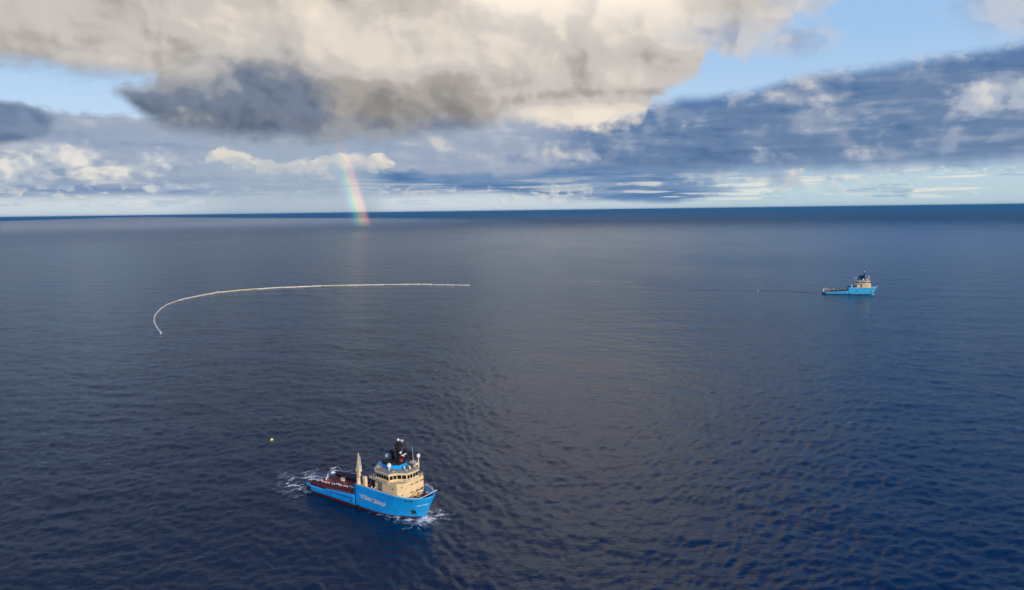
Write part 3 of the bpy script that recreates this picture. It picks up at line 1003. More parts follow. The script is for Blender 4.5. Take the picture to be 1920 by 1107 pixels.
    MB().prism(grow(BR, 1.10, -0.4), 16.9, 17.25).build('bridge_wing_deck', M['cream_light'], root)
    br = MB().prism(BR, 17.25, 19.9, 0.03).build('bridge', M['cream'], root)
    for i, (a, b, n) in enumerate(((0, 1, 5), (1, 2, 2), (2, 3, 2), (3, 4, 2), (4, 5, 2), (5, 6, 2))):
        p, q2 = BR[a], BR[b]
        L_ = math.hypot(q2[0] - p[0], q2[1] - p[1])
        wall_windows(br, p, q2, 18.75, n, L_ / n * 0.78, 1.75, M['glass'], 0.02, 0.98, proud=0.22)
    rf = MB().prism(grow(BR, 1.07), 19.9, 20.7, 0.02).build('roof', M['cream_light'], br)
    MB().prism(grow(BR, 0.985), 20.72, 20.8).build('roof_deck', M['deckgrey'], br)
    rail('railing', [(x, y, 20.75) for x, y in grow(BR, 1.02)], 1.2, br, M['deckgrey'], 0.075, 1.6, True, 3)
    rail('railing', [(9.6, -7.4, 17.2), (9.6, 7.4, 17.2)], 1.1, br, M['cream_light'], 0.06)
    rail('railing', [(22.5, 8.8, 17.2), (27.6, 7.0, 17.2), (28.6, 4.6, 17.2)], 1.2, br, M['cream_light'], 0.07, 1.2)
    # aft wing gallery under the bridge
    MB().prism([(6.8, -7.6), (16.0, -8.6), (21.0, -8.8), (21.0, -6.5), (6.8, -6.2)], 15.9, 16.15).build('gallery', M['cream_light'], root)
    rail('railing', [(7.0, -7.5, 16.15), (15.9, -8.5, 16.15)], 1.0, root, M['cream_light'], 0.08, 1.3)
    # ---- top deck: radomes on posts, whips, searchlights, lockers
    for x, y, z, rr in ((8.2, 3.0, 24.0, 0.95), (17.3, -4.6, 23.1, 1.05), (25.8, 6.2, 26.4, 0.9)):
        rd = MB()
        rd.ball((x, y, z), rr, sz=1.15)
        o = rd.build('radome', M['white'], root, True)
        MB().tube((x, y, 20.7), (x, y, z - rr * 0.95), 0.34, 0.24, 8).build('post', M['cream_light'], o)
    for a, b in (((5.6, 3.6, 20.6), (4.8, 4.2, 29.0)), ((22.6, 6.4, 21.0), (21.6, 6.4, 30.2)), ((10.5, 4.4, 20.7), (10.5, 4.8, 26.0))):
        MB().tube(a, b, 0.13, 0.06, 6).build('whip_antenna', M['grey'], root)
    MB().prism([(4.2, 1.5), (9.4, -7.0), (11.8, -7.0), (11.8, 7.4), (6.0, 7.4)], 20.0, 20.7).build('aft_platform', M['cream_light'], root)
    for p in ((9.8, -4.6, 21.2), (25.2, -1.4, 21.4), (21.0, -5.5, 21.2), (23.4, 2.4, 21.6)):
        MB().box(p, (0.9, 0.8, 0.9)).build('deck_locker', M['cream_light'], root)
    for p in ((22.0, 0.6, 21.6), (24.8, 1.4, 21.6)):
        MB().tube((p[0], p[1], 20.7), p, 0.2).ball(p, 0.5, 10, 6).build('searchlight', M['white'], root, True)
    MB().prism([(21.6, 4.4), (26.4, 3.6), (26.9, 5.4), (22.0, 7.0)], 22.6, 23.4).build('monitor_platform', M['cream_light'], root)
    MB().tube((24, 5.2, 20.7), (24, 5.2, 22.6), 0.5).build('platform_leg', M['cream_light'], root)
    # ---- funnel: blue foot, black casing and uptakes
    FN = [(9.5, -3.4), (15.8, -3.9), (20.2, -0.6), (20.2, 4.2), (16, 6.2), (9.5, 5.8)]
    fn = MB().prism(FN, 20.7, 22.5).build('funnel', M['blue'], root)
    MB().prism([(a * 0.96 + .5, b * 0.93) for a, b in FN], 20.72, 21.2).build('funnel_foot', M['dark'], fn)
    MB().prism([(a * 0.86 + 2.3, b * 0.88 + .1) for a, b in FN], 22.5, 23.5).build('casing', M['black'], fn)
    for x, y, h, rr in ((17.5, 3.2, 28.4, 1.0), (18.8, 5.4, 28.2, 0.9), (15.4, 4.6, 28.6, 0.95), (20.6, 6.8, 26.8, 0.8), (13.0, 2.4, 27.4, 0.8)):
        MB().tube((x, y, 23.5), (x - 0.6, y, h - 0.8), rr, n=12).tube((x - .6, y, h - .8), (x - 1.3, y, h), rr, rr * 0.9, 12).build('exhaust_pipe', M['black'], fn, True)
    MB().box((17.4, 4.0, 24.6), (3.6, 3.6, 2.4), 0.1, taper=0.8).build('exhaust_housing', M['black'], fn)
    # ---- mast
    ms = MB()
    for sx, sy in ((-1, -1), (1, -1), (1, 1), (-1, 1)):
        ms.tube((19.0 + sx * 0.95, sy * 0.95, 23.0), (19.1 + sx * 0.5, sy * 0.5, 33.2), 0.2, 0.15, 6)
    for k in range(6):
        z0 = 23.5 + k * 1.6; w0 = 0.95 - 0.45 * k / 6; w1 = 0.95 - 0.45 * (k + 1) / 6
        for (ax, ay), (bx, by) in (((-1, -1), (1, -1)), ((1, -1), (1, 1)), ((1, 1), (-1, 1)), ((-1, 1), (-1, -1))):
            ms.tube((19 + ax * w0, ay * w0, z0), (19.05 + bx * w1, by * w1, z0 + 1.6), 0.1, n=4)
            ms.tube((19 + ax * w0, ay * w0, z0), (19 + bx * w0, by * w0, z0), 0.1, n=4)
    ms.box((19, 0, 29.0), (2.6, 2.8, 0.3)).box((19.1, 0, 32.2), (2.6, 4.2, 0.3)).box((19.1, 0, 33.3), (1.6, 1.6, 0.3))
    ms.box((19, -1.6, 31.0), (0.7, 0.6, 1.6)).box((19, 1.7, 31.4), (0.7, 0.8, 1.2)).box((18.8, 0.2, 26), (1.0, 1.2, 4.2))
    mo = ms.build('mast', M['black'], root)
    MB().ball((19.1, 0, 34.5), 0.62).build('radome', M['white'], mo, True)
    MB().tube((19.1, 0, 33.3), (19.1, 0, 34.0), 0.16).build('post', M['black'], mo)
    for c_, l, a in (((20.5, 0.0, 28.9), 2.3, 1.9), ((22.2, 0.3, 27.9), 3.6, 1.7), ((19.6, 1.9, 33.9), 1.8, 0.4)):
        sc_ = MB().box(c_, (l, 0.35, 0.4), a).tube((c_[0], c_[1], c_[2] - 0.9), c_, 0.25)
        sc_.build('radar_scanner', M['white'], mo)
    MB().box((20.9, -0.2, 25.0), (0.9, 1.1, 1.3)).build('signal_box', M['red'], mo)
    MB().tube((20.4, 0, 27.9), (21.8, 0, 27.0), 0.2).build('scanner_arm', M['black'], mo)
    # ---- crane on the starboard side of the break
    cr = MB()
    cr.tube((-1.2, -7.0, 8.6), (-1.2, -7.0, 14.2), 1.5, 0.95, 10)
    crane = cr.build('crane', M['cream'], root)
    MB().box((-1.1, -7.0, 18.2), (1.5, 1.3, 8.2), taper=0.75).build('boom_heel', M['cream'], crane)
    MB().box((-1.0, -7.0, 18.0), (2.4, 1.7, 1.4)).build('knuckle', M['cream_light'], crane)
    MB().box((-0.9, -7.0, 22.6), (2.0, 1.3, 7.6), taper=0.16).build('jib', M['cream_light'], crane)
    MB().tube((0.0, -7.0, 24.8), (0.55, -7.0, 20.2), 0.22, 0.3, 6).build('hydraulic_ram', M['grey'], crane)
    MB().ball((0.6, -7.0, 19.8), 0.42, 8, 6).build('hook_block', M['white'], crane, True)
    MB().box((3.2, -7.0, 12.0), (1.5, 1.6, 6.6)).build('vent_trunk', M['cream'], root)
    MB().box((3.2, -7.0, 15.35), (1.9, 1.9, 0.3)).build('vent_cowl', M['white'], root)
    MB().box((1.3, -7.1, 10.0), (2.4, 1.6, 2.4)).build('vent_trunk', M['cream'], root)
    # ---- winches and gear before the deckhouse's after end
    for x, y, rr, l in ((4.5, 0.5, 1.9, 6.0), (7.6, 1.5, 1.6, 5.0)):
        w = MB().tube((x, y - l / 2, 10.7), (x, y + l / 2, 10.7), rr * 0.7, n=14)
        wo = w.build('winch', M['steel'], root, True)
        for e in (-l / 2, 0, l / 2):
            MB().tube((x, y + e - 0.12, 10.7), (x, y + e + 0.12, 10.7), rr, n=16).build('drum_flange', M['maroon'], wo)
    for p, s_ in (((8.6, -4.2, 11.2), (1.6, 1.8, 1.5)), ((11.2, -5.2, 11.0), (2.0, 1.4, 1.2)), ((6.6, -3.2, 10.0), (1.4, 1.6, 2.2))):
        MB().box(p, s_, 0.15, taper=0.8).build('gear_housing', M['red'], root)
    for x in (6.2, 8.2):
        MB().tube((x, -8.2, 9.4), (x + 1.6, -6.6, 11.6), 0.2).build('ladder', M['white'], root)
    for x, y, h in ((3, 4.5, 3.4), (0.2, 5.5, 3.0), (0.6, 1.8, 2.6), (5.0, -5.0, 2.2), (9.0, 5.6, 3.8), (12.6, -7.4, 2.4)):
        MB().box((x, y, 8.7 + h / 2), (1.2, 1.0, h), taper=0.85).build('deck_machinery', M['maroon'] if h < 3.3 else M['grey'], root)
    MB().box((-6.5, 6.0, 4.0), (5.5, 2.6, 2.1)).build('stores_locker', M['maroon'], root)
    # rescue boat davit, pale grey, to port
    dv = MB().path([(7.4, 6.8, 8.7), (7.4, 7.0, 13.4), (7.2, 8.0, 14.6), (6.6, 9.2, 14.8)], 0.32, 6).path([(10.6, 6.8, 8.7), (10.6, 7.0, 13.4), (10.5, 8.0, 14.6), (10.2, 9.2, 14.8)], 0.32, 6)
    dv.build('davit', M['grey'], root, True)
    bt = MB()
    secs = [(-2.6, 0.2, 0.5), (-1.8, 0.8, 0.8), (0, 1.0, 0.9), (1.6, 0.85, 0.9), (2.6, 0.3, 1.0)]
    vs = []
    for x, w, h in secs:
        vs += [(8.8 + x, 7.6 - w, 13.0), (8.8 + x, 7.6 - w * 0.8, 13.0 - h * .6), (8.8 + x, 7.6, 13.0 - h), (8.8 + x, 7.6 + w * 0.8, 13.0 - h * .6), (8.8 + x, 7.6 + w, 13.0), (8.8 + x, 7.6, 13.1 + h * .5)]
    fs = [(i * 6 + j, i * 6 + (j + 1) % 6, i * 6 + 6 + (j + 1) % 6, i * 6 + 6 + j) for i in range(4) for j in range(6)] + [(0, 1, 2, 3, 4, 5), (29, 28, 27, 26, 25, 24)]
    bt.add(vs, fs)
    bt.build('rescue_boat', M['pale'], root, True)
    # ---- stays along the forward bulwark, and foredeck gear
    st = MB().box((0, 0, 0), (0.28, 0.7, 1.5)).mesh('bulwark_stay', M['red'])
    for sg in (-1, 1):
        for i in range(11):
            x = 13.2 + i * 1.35
            o = put('bulwark_stay', st, root)
            o.location = (x, sg * (hb(x, 11.0) - 0.75), 10.9)
    for x, y in ((33.2, -2.4), (33.2, 2.6)):
        wl = MB().tube((x, y - 1.2, 10.0), (x, y + 1.2, 10.0), 0.8, n=12).box((x, y, 9.1), (1.8, 2.4, 0.8))
        wl.build('windlass', M['maroon'], root, True)
    for x, y in ((36.2, -1.2), (36.4, 1.4), (30.6, -5.2), (30.4, 5.4)):
        MB().tube((x, y - .5, 8.7), (x, y - .5, 10.0), 0.28).tube((x, y + .5, 8.7), (x, y + .5, 10.0), 0.28).build('bollard', M['maroon'], root)
    for x, y, s_ in ((29.6, -2.5, 1.3), (29.8, 3.0, 1.5), (30.6, 0.2, 1.1), (32.0, 5.2, 1.6)):
        MB().box((x, y, 8.7 + s_ / 2), (s_, s_, s_), 0.2).build('deck_locker', M['cream'], root)
    rail('railing', [(x, -hb(x, sheer(x)) + 0.3 if False else hb(x, sheer(x)) - 0.4, sheer(x)) for x in (28, 31, 33, 35)], 1.3, root, M['cream_light'], 0.09, 1.0)
    return root


def lettering(parent):
    """white words along the starboard side of the hull"""
    def word(body, x0, x1, zc0, slope, cap):
        cu = bpy.data.curves.new('hull_lettering', 'FONT')
        cu.body = body
        cu.size = 1.0
        cu.offset = 0.026
        cu.resolution_u = 3
        tmp = bpy.data.objects.new('tmp', cu)
        COL.objects.link(tmp)
        dg = bpy.context.evaluated_depsgraph_get()
        me = bpy.data.meshes.new_from_object(tmp.evaluated_get(dg))
        bpy.data.objects.remove(tmp)
        xs = [v.co.x for v in me.vertices]; ys = [v.co.y for v in me.vertices]
        a, b, lo, hi = min(xs), max(xs), min(ys), max(ys)
        vs = []
        for v in me.vertices:
            x = x0 + (v.co.x - a) / (b - a) * (x1 - x0)
            z = zc0 + (x - x0) * slope + ((v.co.y - lo) / (hi - lo) - 0.5) * cap
            vs.append((x, -(hb(x, z) + 0.07), z))
        fs = [tuple(p.vertices) for p in me.polygons]
        return vs, fs
    mb = MB()
    mb.add(*word('THE', 0.9, 2.1, 7.0, -0.05, 0.55))
    mb.add(*word('OCEAN', 2.3, 9.5, 6.6, -0.05, 1.9))
    mb.add(*word('CLEANUP', 9.7, 18.9, 6.25, -0.05, 1.9))
    return mb.build('hull_lettering', M['white'], parent)


def copy_tree(o, parent=None, skip=()):
    c_ = o.copy()
    COL.objects.link(c_)
    if parent: c_.parent = parent
    for ch in list(o.children):
        if ch.name.split('.')[0] not in skip:
            copy_tree(ch, c_, skip)
    return c_


ship = make_ship()
lettering(ship)
ship.location = (-69.37, 342.68, 0.0)
ship.rotation_euler = (0, 0, R(-36.5))
bpy.context.view_layer.update()
tag(ship, "near blue offshore supply ship with cream deckhouse and white lettering on its side", "ship", "blue offshore supply ships")
far_ship = copy_tree(ship, None, ('hull_lettering', 'crane'))
M['sunlit_blue'] = paint('sunlit_hull_blue', (0.035, 0.44, 0.86), 0.45, 0.10, 0.25, (0.10, 0.20, 0.30), scale=0.25)  # hull blue made paler: sunlight painted into the far hull's colour
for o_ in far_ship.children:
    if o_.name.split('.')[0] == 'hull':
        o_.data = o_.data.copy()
        o_.data.materials[0] = M['sunlit_blue']
for o_ in far_ship.children:                                             # her deckhouse stands further forward
    if o_.name.split('.')[0] in ('superstructure', 'bridge', 'bridge_wing_deck', 'gallery', 'radome', 'funnel', 'mast', 'whip_antenna', 'aft_platform', 'deck_locker', 'searchlight', 'monitor_platform', 'platform_leg') and o_.location.length < 1e-6:
        o_.location.x += 0.8
        o_.scale = (1.08, 1.0, 1.05)
tag(far_ship, "distant blue supply ship seen broadside and alone, bow lit by the sun", "ship", "blue offshore supply ships")
FAR_H = R(-18.5)
far_ship.location = (541.5, 1167.5, 0.0)
far_ship.rotation_euler = (0, 0, FAR_H)

# ------------------------------------------------------------------ floating boom: a long bent line of pale pipe sections
def smooth_path(pts, step):
    """Catmull-Rom through the points, resampled at equal steps"""
    P = [Vector((p[0], p[1], 0)) for p in pts]
    P = [P[0] * 2 - P[1]] + P + [P[-1] * 2 - P[-2]]
    out = []
    for i in range(1, len(P) - 2):
        a, b, c_, d = P[i - 1:i + 3]
        for k in range(20):
            t = k / 20
            out.append(0.5 * ((2 * b) + (c_ - a) * t + (2 * a - 5 * b + 4 * c_ - d) * t * t + (3 * b - a - 3 * c_ + d) * t ** 3))
    out.append(P[-2])
    res = [out[0]]; acc = 0.0
    for a, b in zip(out, out[1:]):
        L_ = (b - a).length
        while acc + L_ >= step:
            a = a.lerp(b, (step - acc) / L_)
            L_ = (b - a).length
            acc = 0.0
            res.append(a.copy())
        acc += L_
    return res


BOOM = [(-420.1, 862.4), (-443.7, 902.2), (-470.8, 952.8), (-499.9, 1014.3), (-523.4, 1074.5), (-540.5, 1134.6), (-547.3, 1182.5), (-548.8, 1215.2), (-544.2, 1256.9), (-529.9, 1309.0),
        (-503.1, 1345.6), (-462.9, 1373.3), (-418.1, 1391.8), (-370.6, 1405.7), (-330.1, 1408.6), (-269.3, 1415.0), (-228.0, 1415.8), (-175.5, 1411.0), (-122.3, 1393.9), (-79.6, 1378.4)]
bp = smooth_path(BOOM, 4.0)
boom = empty('floating_boom', (bp[0].x, bp[0].y, 0.0))
o0 = Vector((bp[0].x, bp[0].y, 0))
for k_, p in enumerate(bp):                                   # the swell bends it a little
    p.x += 0.5 * math.sin(k_ * 0.13) + 0.15 * math.sin(k_ * 0.45 + 1.0)
    p.y += 0.5 * math.sin(k_ * 0.11 + 2.0) + 0.2 * math.sin(k_ * 0.41)
    p.z = float(sea_z(p.x, p.y)) * 0.6 + 0.45
rngb = random.Random(5)
n_sec = 6
for i in range(0, len(bp) - 1, n_sec):
    seg = [p - o0 for p in bp[i:i + n_sec + 1]]
    if len(seg) < 2: break
    a, b = seg[0], seg[-1]
    seg[0] = a.lerp(seg[1], 0.10); seg[-1] = b.lerp(seg[-2], 0.10)
    mb = MB().path(seg, 1.05 + rngb.uniform(-0.08, 0.12), 8)
    mb.build('pipe_section', M['float_dirty'] if rngb.random() < (0.45 if 0.30 < i / len(bp) < 0.58 else 0.12) else M['float_'], boom, True)
    d = (seg[1] - seg[0]).normalized()
    MB().tube(a - d * 0.5 + Vector((0, 0, 0.0)), a + d * 0.5, 0.6, n=8).build('coupling', M['grey'], boom, True)
sk = MB()
for a, b in zip(bp, bp[1:]):
    a2, b2 = a - o0, b - o0
    sk.box(((a2.x + b2.x) / 2, (a2.y + b2.y) / 2, -1.2), ((b2 - a2).length, 0.12, 2.4), math.atan2(b2.y - a2.y, b2.x - a2.x))
sk.build('skirt', M['rope'], boom)
MB().ball(bp[0] - o0, 1.15, 12, 8).build('end_float', M['white'], boom, True)
MB().ball(bp[-1] - o0, 1.25, 12, 8).build('end_float', M['white'], boom, True)
tag(boom, "very long curved line of pale floating pipe lying on the open sea", "floating barrier")
spur = empty('outrigger_pipe', (-541.7, 1328.7, 0.4))
MB().path([(0, 0, 0.3), (5, -3.0, 0.3), (10.4, -6.6, 0.3), (17.0, -12.5, 0.3), (22, -17, 0.2)], 0.85, 8).build('pipe', M['float_'], spur, True)
MB().ball((0, 0, 0.3), 0.8, 10, 6).build('end_float', M['cream_light'], spur, True)
tag(spur, "short pale pipe branching off the far bend of the floating boom", "pipe")

# ------------------------------------------------------------------ buoys
def buoy(x, y, r, mat, label, band):
    z = float(sea_z(x, y))
    e = empty('mooring_buoy', (x, y, z))
    MB().ball((0, 0, r * 0.35), r, 16, 10, 0.92).build('float_body', mat, e, True)
    MB().ring((0, 0, r * 0.3), r * 0.97, r * 0.09, (0, 0, 1)).build('band', band, e, True)
    MB().ring((0, 0, r * 1.42), r * 0.2, r * 0.06, (1, 0, 0), 12, 6).build('lifting_eye', M['steel'], e, True)
    tag(e, label, 'buoy')
    return e


buoy(-151.4, 444.1, 1.0, M['yellow'], "round yellow buoy floating behind the near supply ship", M['cream'])
buoy(416.4, 1230.3, 0.85, M['white'], "small white buoy on the towline astern of the distant ship", M['grey'])

# ------------------------------------------------------------------ towline from the distant ship towards the boom
c_, s_ = math.cos(FAR_H), math.sin(FAR_H)
sx, sy = far_ship.location.x + c_ * -38.4, far_ship.location.y + s_ * -38.4
tl = [(sx, sy, 2.4)]
way = [(sx - 12, sy + 3), (464.4, 1216.3), (416.0, 1228.6), (355.6, 1241.8), (300.0, 1254.0)]
for (x0, y0), (x1, y1) in zip(way, way[1:]):
    for k in range(8):
        x = x0 + (x1 - x0) * k / 8; y = y0 + (y1 - y0) * k / 8 + math.sin(k * 1.3 + x0) * 0.5
        tl.append((x, y, 0.12 + float(sea_z(x, y)) + 0.22 * math.sin(k * 2.1 + x1)))
o1 = Vector((sx, sy, 0))
two = MB().path([Vector(p) - o1 for p in tl], 0.16, 6).build('towline', M['rope'], None, True)
two.location = o1
tag(two, "dark towline trailing over the water astern of the distant ship", "rope")

# ------------------------------------------------------------------ loose things lying on the near ship's work deck
def on_deck(name, x, y, z, rz=0.0):
    o = empty(name, ship.matrix_basis @ Vector((x, y, z)), ship.rotation_euler.z + rz)
    return o


coil = on_deck('mooring_rope', -25.0, 0.5, 2.97)
for k in range(3):
    MB().path([(math.cos(t * 0.5) * (1.5 - 0.35 * k), math.sin(t * 0.5) * (1.1 - 0.25 * k), 0.14) for t in range(12)], 0.2, 6, True).build('rope_turn', M['white'], coil, True)
MB().path([(1.5, 0, 0.14), (3.0, 0.8, 0.14), (4.2, 0.2, 0.14), (5.2, 1.0, 0.14)], 0.2, 6).build('rope_tail', M['white'], coil, True)
tag(coil, "white rope coiled on the red-brown work deck of the near ship", "rope")
cr_ = on_deck('cargo_crate', -27.5, 5.6, 2.97, 0.1)
MB().box((0, 0, 0.75), (2.2, 1.5, 1.5)).build('crate_body', M['cream'], cr_)
MB().box((0, 0, 1.56), (2.4, 1.7, 0.14)).build('lid', M['cream_light'], cr_)
for x in (-0.9, 0, 0.9):
    MB().box((x, -0.78, 0.75), (0.15, 0.08, 1.4)).build('batten', M['cream_light'], cr_)
tag(cr_, "beige crate against the port rail of the near ship's work deck", "crate")

# ------------------------------------------------------------------ foam
from mathutils import noise as mnoise


def foam_material(name='sea_foam', lo=0.06, hi=0.92, sc_=1.3):
    mt, q, out = material(name)
    geo = q.n.new('ShaderNodeNewGeometry')
    n = q.noise(geo.outputs['Position'], sc_, 4.0, 0.65)
    df = q.n.new('ShaderNodeBsdfDiffuse')
    df.inputs['Color'].default_value = (0.72, 0.78, 0.80, 1)
    tr = q.n.new('ShaderNodeBsdfTransparent')
    mx = q.n.new('ShaderNodeMixShader')
    q.put(mx.inputs[0], q.ss(n, 0.30, 0.52, lo, hi))
    q.l.new(tr.outputs[0], mx.inputs[1]); q.l.new(df.outputs[0], mx.inputs[2])
    q.l.new(mx.outputs[0], out.inputs[0])
    return mt


M['foam'] = foam_material()
M['faint_foam'] = foam_material('faint_foam', 0.02, 0.20, 0.12)
M['old_wake'] = foam_material('old_wake', 0.06, 0.34, 0.05)


def foam(name, label, x0, x1, y0, y1, cell, dens, lift=None, to_world=None, stretch=(1, 1), nscale=0.4, thr=0.98, mat='foam'):
    """small cells of foam where a ragged noise, weighted by dens(x, y), is high"""
    mb = MB()
    vid = {}
    nx = int((x1 - x0) / cell); ny = int((y1 - y0) / cell)

    def vert(i, j):
        if (i, j) not in vid:
            x = x0 + i * cell; y = y0 + j * cell
            jx = mnoise.noise((x * 3.1, y * 3.1, 5.0)) * cell * 0.45
            jy = mnoise.noise((x * 3.1, y * 3.1, 9.0)) * cell * 0.45
            wx, wy = to_world(x + jx, y + jy)
            z = float(sea_z(wx, wy)) + 0.08 + (lift(x, y) if lift else 0.0)
            vid[(i, j)] = len(mb.v)
            mb.v.append((wx, wy, z))
        return vid[(i, j)]
    for i in range(nx):
        for j in range(ny):
            x = x0 + (i + .5) * cell; y = y0 + (j + .5) * cell
            d = dens(x, y)
            if d <= 0: continue
            p = (x * nscale * stretch[0], y * nscale * stretch[1], 2.0)
            t = mnoise.fractal(p, 0.9, 2.1, 4)
            ridge = 1.0 - abs(mnoise.noise((p[0] * 0.8 + 4.0 + 0.5 * t, p[1] * 0.8 + 0.5 * t, 1.0))) * 3.2
            if 0.55 * ridge + 0.5 * t + d > thr:
                mb.f.append((vert(i, j), vert(i + 1, j), vert(i + 1, j + 1), vert(i, j + 1)))
    if not mb.f: return None
    o = mb.build(name, M[mat], None, True)
    tag(o, label, None, None, 'stuff')
    return o


def ship_frame(obj):
    a = obj.rotation_euler.z; ca, sa = math.cos(a), math.sin(a)
    return lambda x, y: (obj.location.x + ca * x - sa * y, obj.location.y + sa * x + ca * y)


def bow_d(x, y):
    """how much foam at the bow: hugging the waterline, thick round the stem"""
    if x < 34.6 and abs(y) < hb(x, 0.0) - 0.15: return -1
    if x < 34.5:
        d = abs(y) - hb(x, 0.0)
        k = min(max((x - 13) / 18.0, 0), 1)
        w = 1.2 + 3.4 * k
        return 0.50 + 0.60 * k - d / w * 0.42
    d = math.hypot(x - 34.5, y * 0.8)
    return 1.2 - d / 7.0 * 0.7


def bow_lift(x, y):
    d = math.hypot((x - 34.8) * 0.7, y)
    return 1.1 * math.exp(-(d / 1.8) ** 2)


def stern_d(x, y):
    if x > -38.3 and abs(y) < 9: return -1
    e = -38.3 - x
    return 0.88 - abs(e - 5) / 19.0 * 0.5 - abs(y - 3.5) / 16.0 * 0.42


nf = ship_frame(ship)
foam('bow_foam', "white broken foam pushed up round the near ship's bow", 11, 42, -15, 12, 0.3, bow_d, bow_lift, nf, (0.55, 1.0), 0.6)
foam('stern_foam', "thin torn foam in the wash behind the near ship", -64, -34, -14, 24, 0.34, stern_d, None, nf, (1.0, 0.55), 0.30, 0.86)
foam('aerated_water', "pale churned water beside the near ship's bow", 8, 46, -18, 15, 0.5, lambda x, y: bow_d(x, y) + 0.30, None, nf, (0.5, 1.0), 0.35, 0.86, 'faint_foam')
foam('aerated_water', "pale churned water behind the near ship's stern", -80, -34, -20, 30, 0.5, lambda x, y: stern_d(x, y) + 0.16, None, nf, (0.8, 0.6), 0.22, 0.80, 'faint_foam')
ff = ship_frame(far_ship)
foam('bow_foam', "small line of foam at the distant ship's bow", 20, 40, -13, 12, 0.6, lambda x, y: bow_d(x, y) - 0.22, bow_lift, ff, (0.55, 1.0), 0.6)


def streak_d(x, y):
    u = x / 90.0
    return 0.85 - abs(u) * 0.30 - abs(y - 4 * math.sin(x * 0.03)) / 18.0


ca, sa = math.cos(R(-18)), math.sin(R(-18))
foam('wake_streak', "faint pale streak of old wake between the boom and the distant ship", -110, 110, -26, 26, 1.5, streak_d, None,
     lambda x, y: (150.0 + ca * x - sa * y, 1425.0 + sa * x + ca * y), (0.35, 1.4), 0.10, 0.62, 'old_wake')
for k, (x, y, r) in enumerate(((-167.6, 440.5, 1.5), (-49.5, 309.8, 0.7), (-28.0, 352.0, 0.8), (-107.0, 418.0, 0.5))):
    foam('whitecap', "small white fleck of breaking water on the dark sea near the ship", -3, 3, -2, 2, 0.2,
         lambda a, b, r=r: 1.25 - math.hypot(a / r * 0.8, b / r * 1.9), None, lambda a, b, x=x, y=y: (x + a + 0.3 * b, y + b + 0.35 * a), (1, 1), 0.9)

# ------------------------------------------------------------------ rain and rainbow
def volume(name, rgb, dens, aniso=0.0):
    mt, q, out = material(name)
    v = q.n.new('ShaderNodeVolumeScatter')
    v.inputs['Color'].default_value = rgb + (1,)
    v.inputs['Density'].default_value = dens
    v.inputs['Anisotropy'].default_value = aniso
    q.l.new(v.outputs[0], out.inputs['Volume'])
    return mt


def soft_body(name, loc, size, rz, mat, label):
    o = MB().ball((0, 0, 0), 1.0, 48, 32).build(name, mat, None, True)
    o.location = loc
    o.scale = size
    o.rotation_euler = (0, 0, rz)
    tag(o, label, None, None, 'stuff')
    return o


def polar(az, d): return d * math.sin(R(az)), d * math.cos(R(az))


x, y = polar(-29.0, 15000)
mist_air = volume('mist_air', (0.66, 0.83, 1.0), 1.8e-4, 0.0)
for i in range(10):
    k = 1.0 - i * 0.085
    soft_body('sea_mist', (x - 150 * i, y + 400 * i, 5), (6200 * k, 11500 * k, 25 + 110 * (1 - k) ** 0.8), R(27), mist_air, "low bluish mist lying on the sea towards the left horizon")


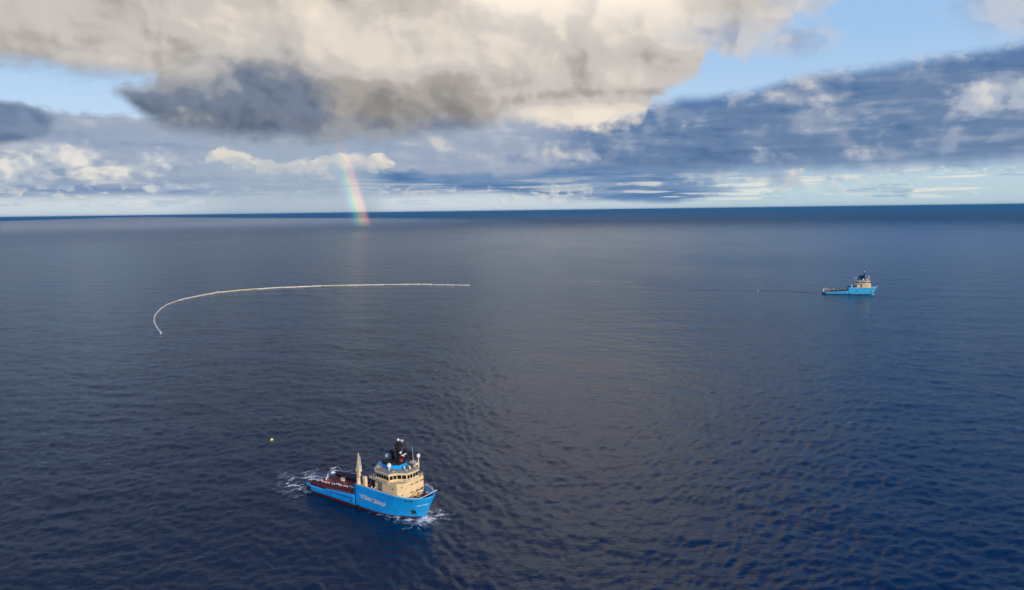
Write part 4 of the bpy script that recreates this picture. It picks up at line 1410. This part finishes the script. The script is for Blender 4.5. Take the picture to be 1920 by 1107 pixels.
def rainbow_mesh():
    a_, e_ = R(-53.0), R(-9.0)
    axis = Vector((math.sin(a_) * math.cos(e_), math.cos(a_) * math.cos(e_), math.sin(e_)))
    cpos = Vector((0, 0, H_CAM))
    e1 = axis.cross(Vector((0, 0, 1))).normalized()       # towards the right
    e2 = e1.cross(axis).normalized()                      # upwards
    DIST = 6400.0
    r0, r1 = 41.15, 42.95
    nphi, nr = 60, 24
    vs, uv = [], []
    for i in range(nphi + 1):
        ph = R(8.0 + 20.0 * i / nphi)
        for j in range(nr + 1):
            rr = R(r0 + (r1 - r0) * j / nr)
            d = axis * math.cos(rr) + (e1 * math.cos(ph) + e2 * math.sin(ph)) * math.sin(rr)
            p = cpos + d * DIST
            vs.append(p)
            uv.append((j / nr, math.degrees(math.asin(d.z))))
    n = nr + 1
    fs = []
    for i in range(nphi):
        for j in range(nr):
            q = (i * n + j, i * n + j + 1, (i + 1) * n + j + 1, (i + 1) * n + j)
            if min(vs[k].z for k in q) > 0.5: fs.append(q)
    me = bpy.data.meshes.new('rainbow')
    me.from_pydata([tuple(v) for v in vs], [], fs)
    l = me.uv_layers.new(name='band')
    for lp in me.loops:
        l.data[lp.index].uv = uv[lp.vertex_index]
    return me


mt, q, out = material('rainbow_light')
uvn = q.n.new('ShaderNodeUVMap'); uvn.uv_map = 'band'
u, v_, _ = q.xyz(uvn.outputs[0])
spec = q.ramp(u, [(0.05, (0.16, 0.10, 0.30, 1)), (0.22, (0.06, 0.16, 0.28, 1)), (0.38, (0.12, 0.42, 0.12, 1)), (0.52, (0.62, 0.48, 0.08, 1)), (0.72, (0.85, 0.32, 0.10, 1)), (0.92, (0.62, 0.10, 0.14, 1))])
amt = q.mul(q.mul(q.ss(u, 0.0, 0.35), q.ss(u, 1.0, 0.75)), q.mul(q.ss(v_, 6.2, 0.0), q.ss(v_, -1.25, -0.55)))
pat = q.noise(uvn.outputs[0], 1.1, 2.0)
amt = q.mul(amt, q.ls(pat, 0.3, 0.7, 0.75, 1.15))
em = q.n.new('ShaderNodeEmission')
q.put(em.inputs['Color'], spec)
q.put(em.inputs['Strength'], q.mul(amt, 0.58))
trn = q.n.new('ShaderNodeBsdfTransparent')
ads = q.n.new('ShaderNodeAddShader')
q.l.new(em.outputs[0], ads.inputs[0]); q.l.new(trn.outputs[0], ads.inputs[1])
q.l.new(ads.outputs[0], out.inputs[0])
rb_ = bpy.data.objects.new('rainbow', rainbow_mesh())
COL.objects.link(rb_)
rb_.data.materials.append(mt)
tag(rb_, "foot of a rainbow standing on the sea before the rain", "rainbow", None, 'stuff')

# ------------------------------------------------------------------ air: thin blue haze over the sea, its top just above the camera
mt, q, out = material('haze_air')
pv = q.n.new('ShaderNodeVolumePrincipled')
pv.inputs['Color'].default_value = (0.06, 0.27, 0.58, 1)
pv.inputs['Density'].default_value = 6.0e-5
pv.inputs['Anisotropy'].default_value = 0.0
q.l.new(pv.outputs[0], out.inputs['Volume'])
hz_ = MB().box((0, 0, 73.5), (150000, 150000, 155)).build('haze', mt, None)
tag(hz_, "thin blue sea haze", None, None, 'stuff')
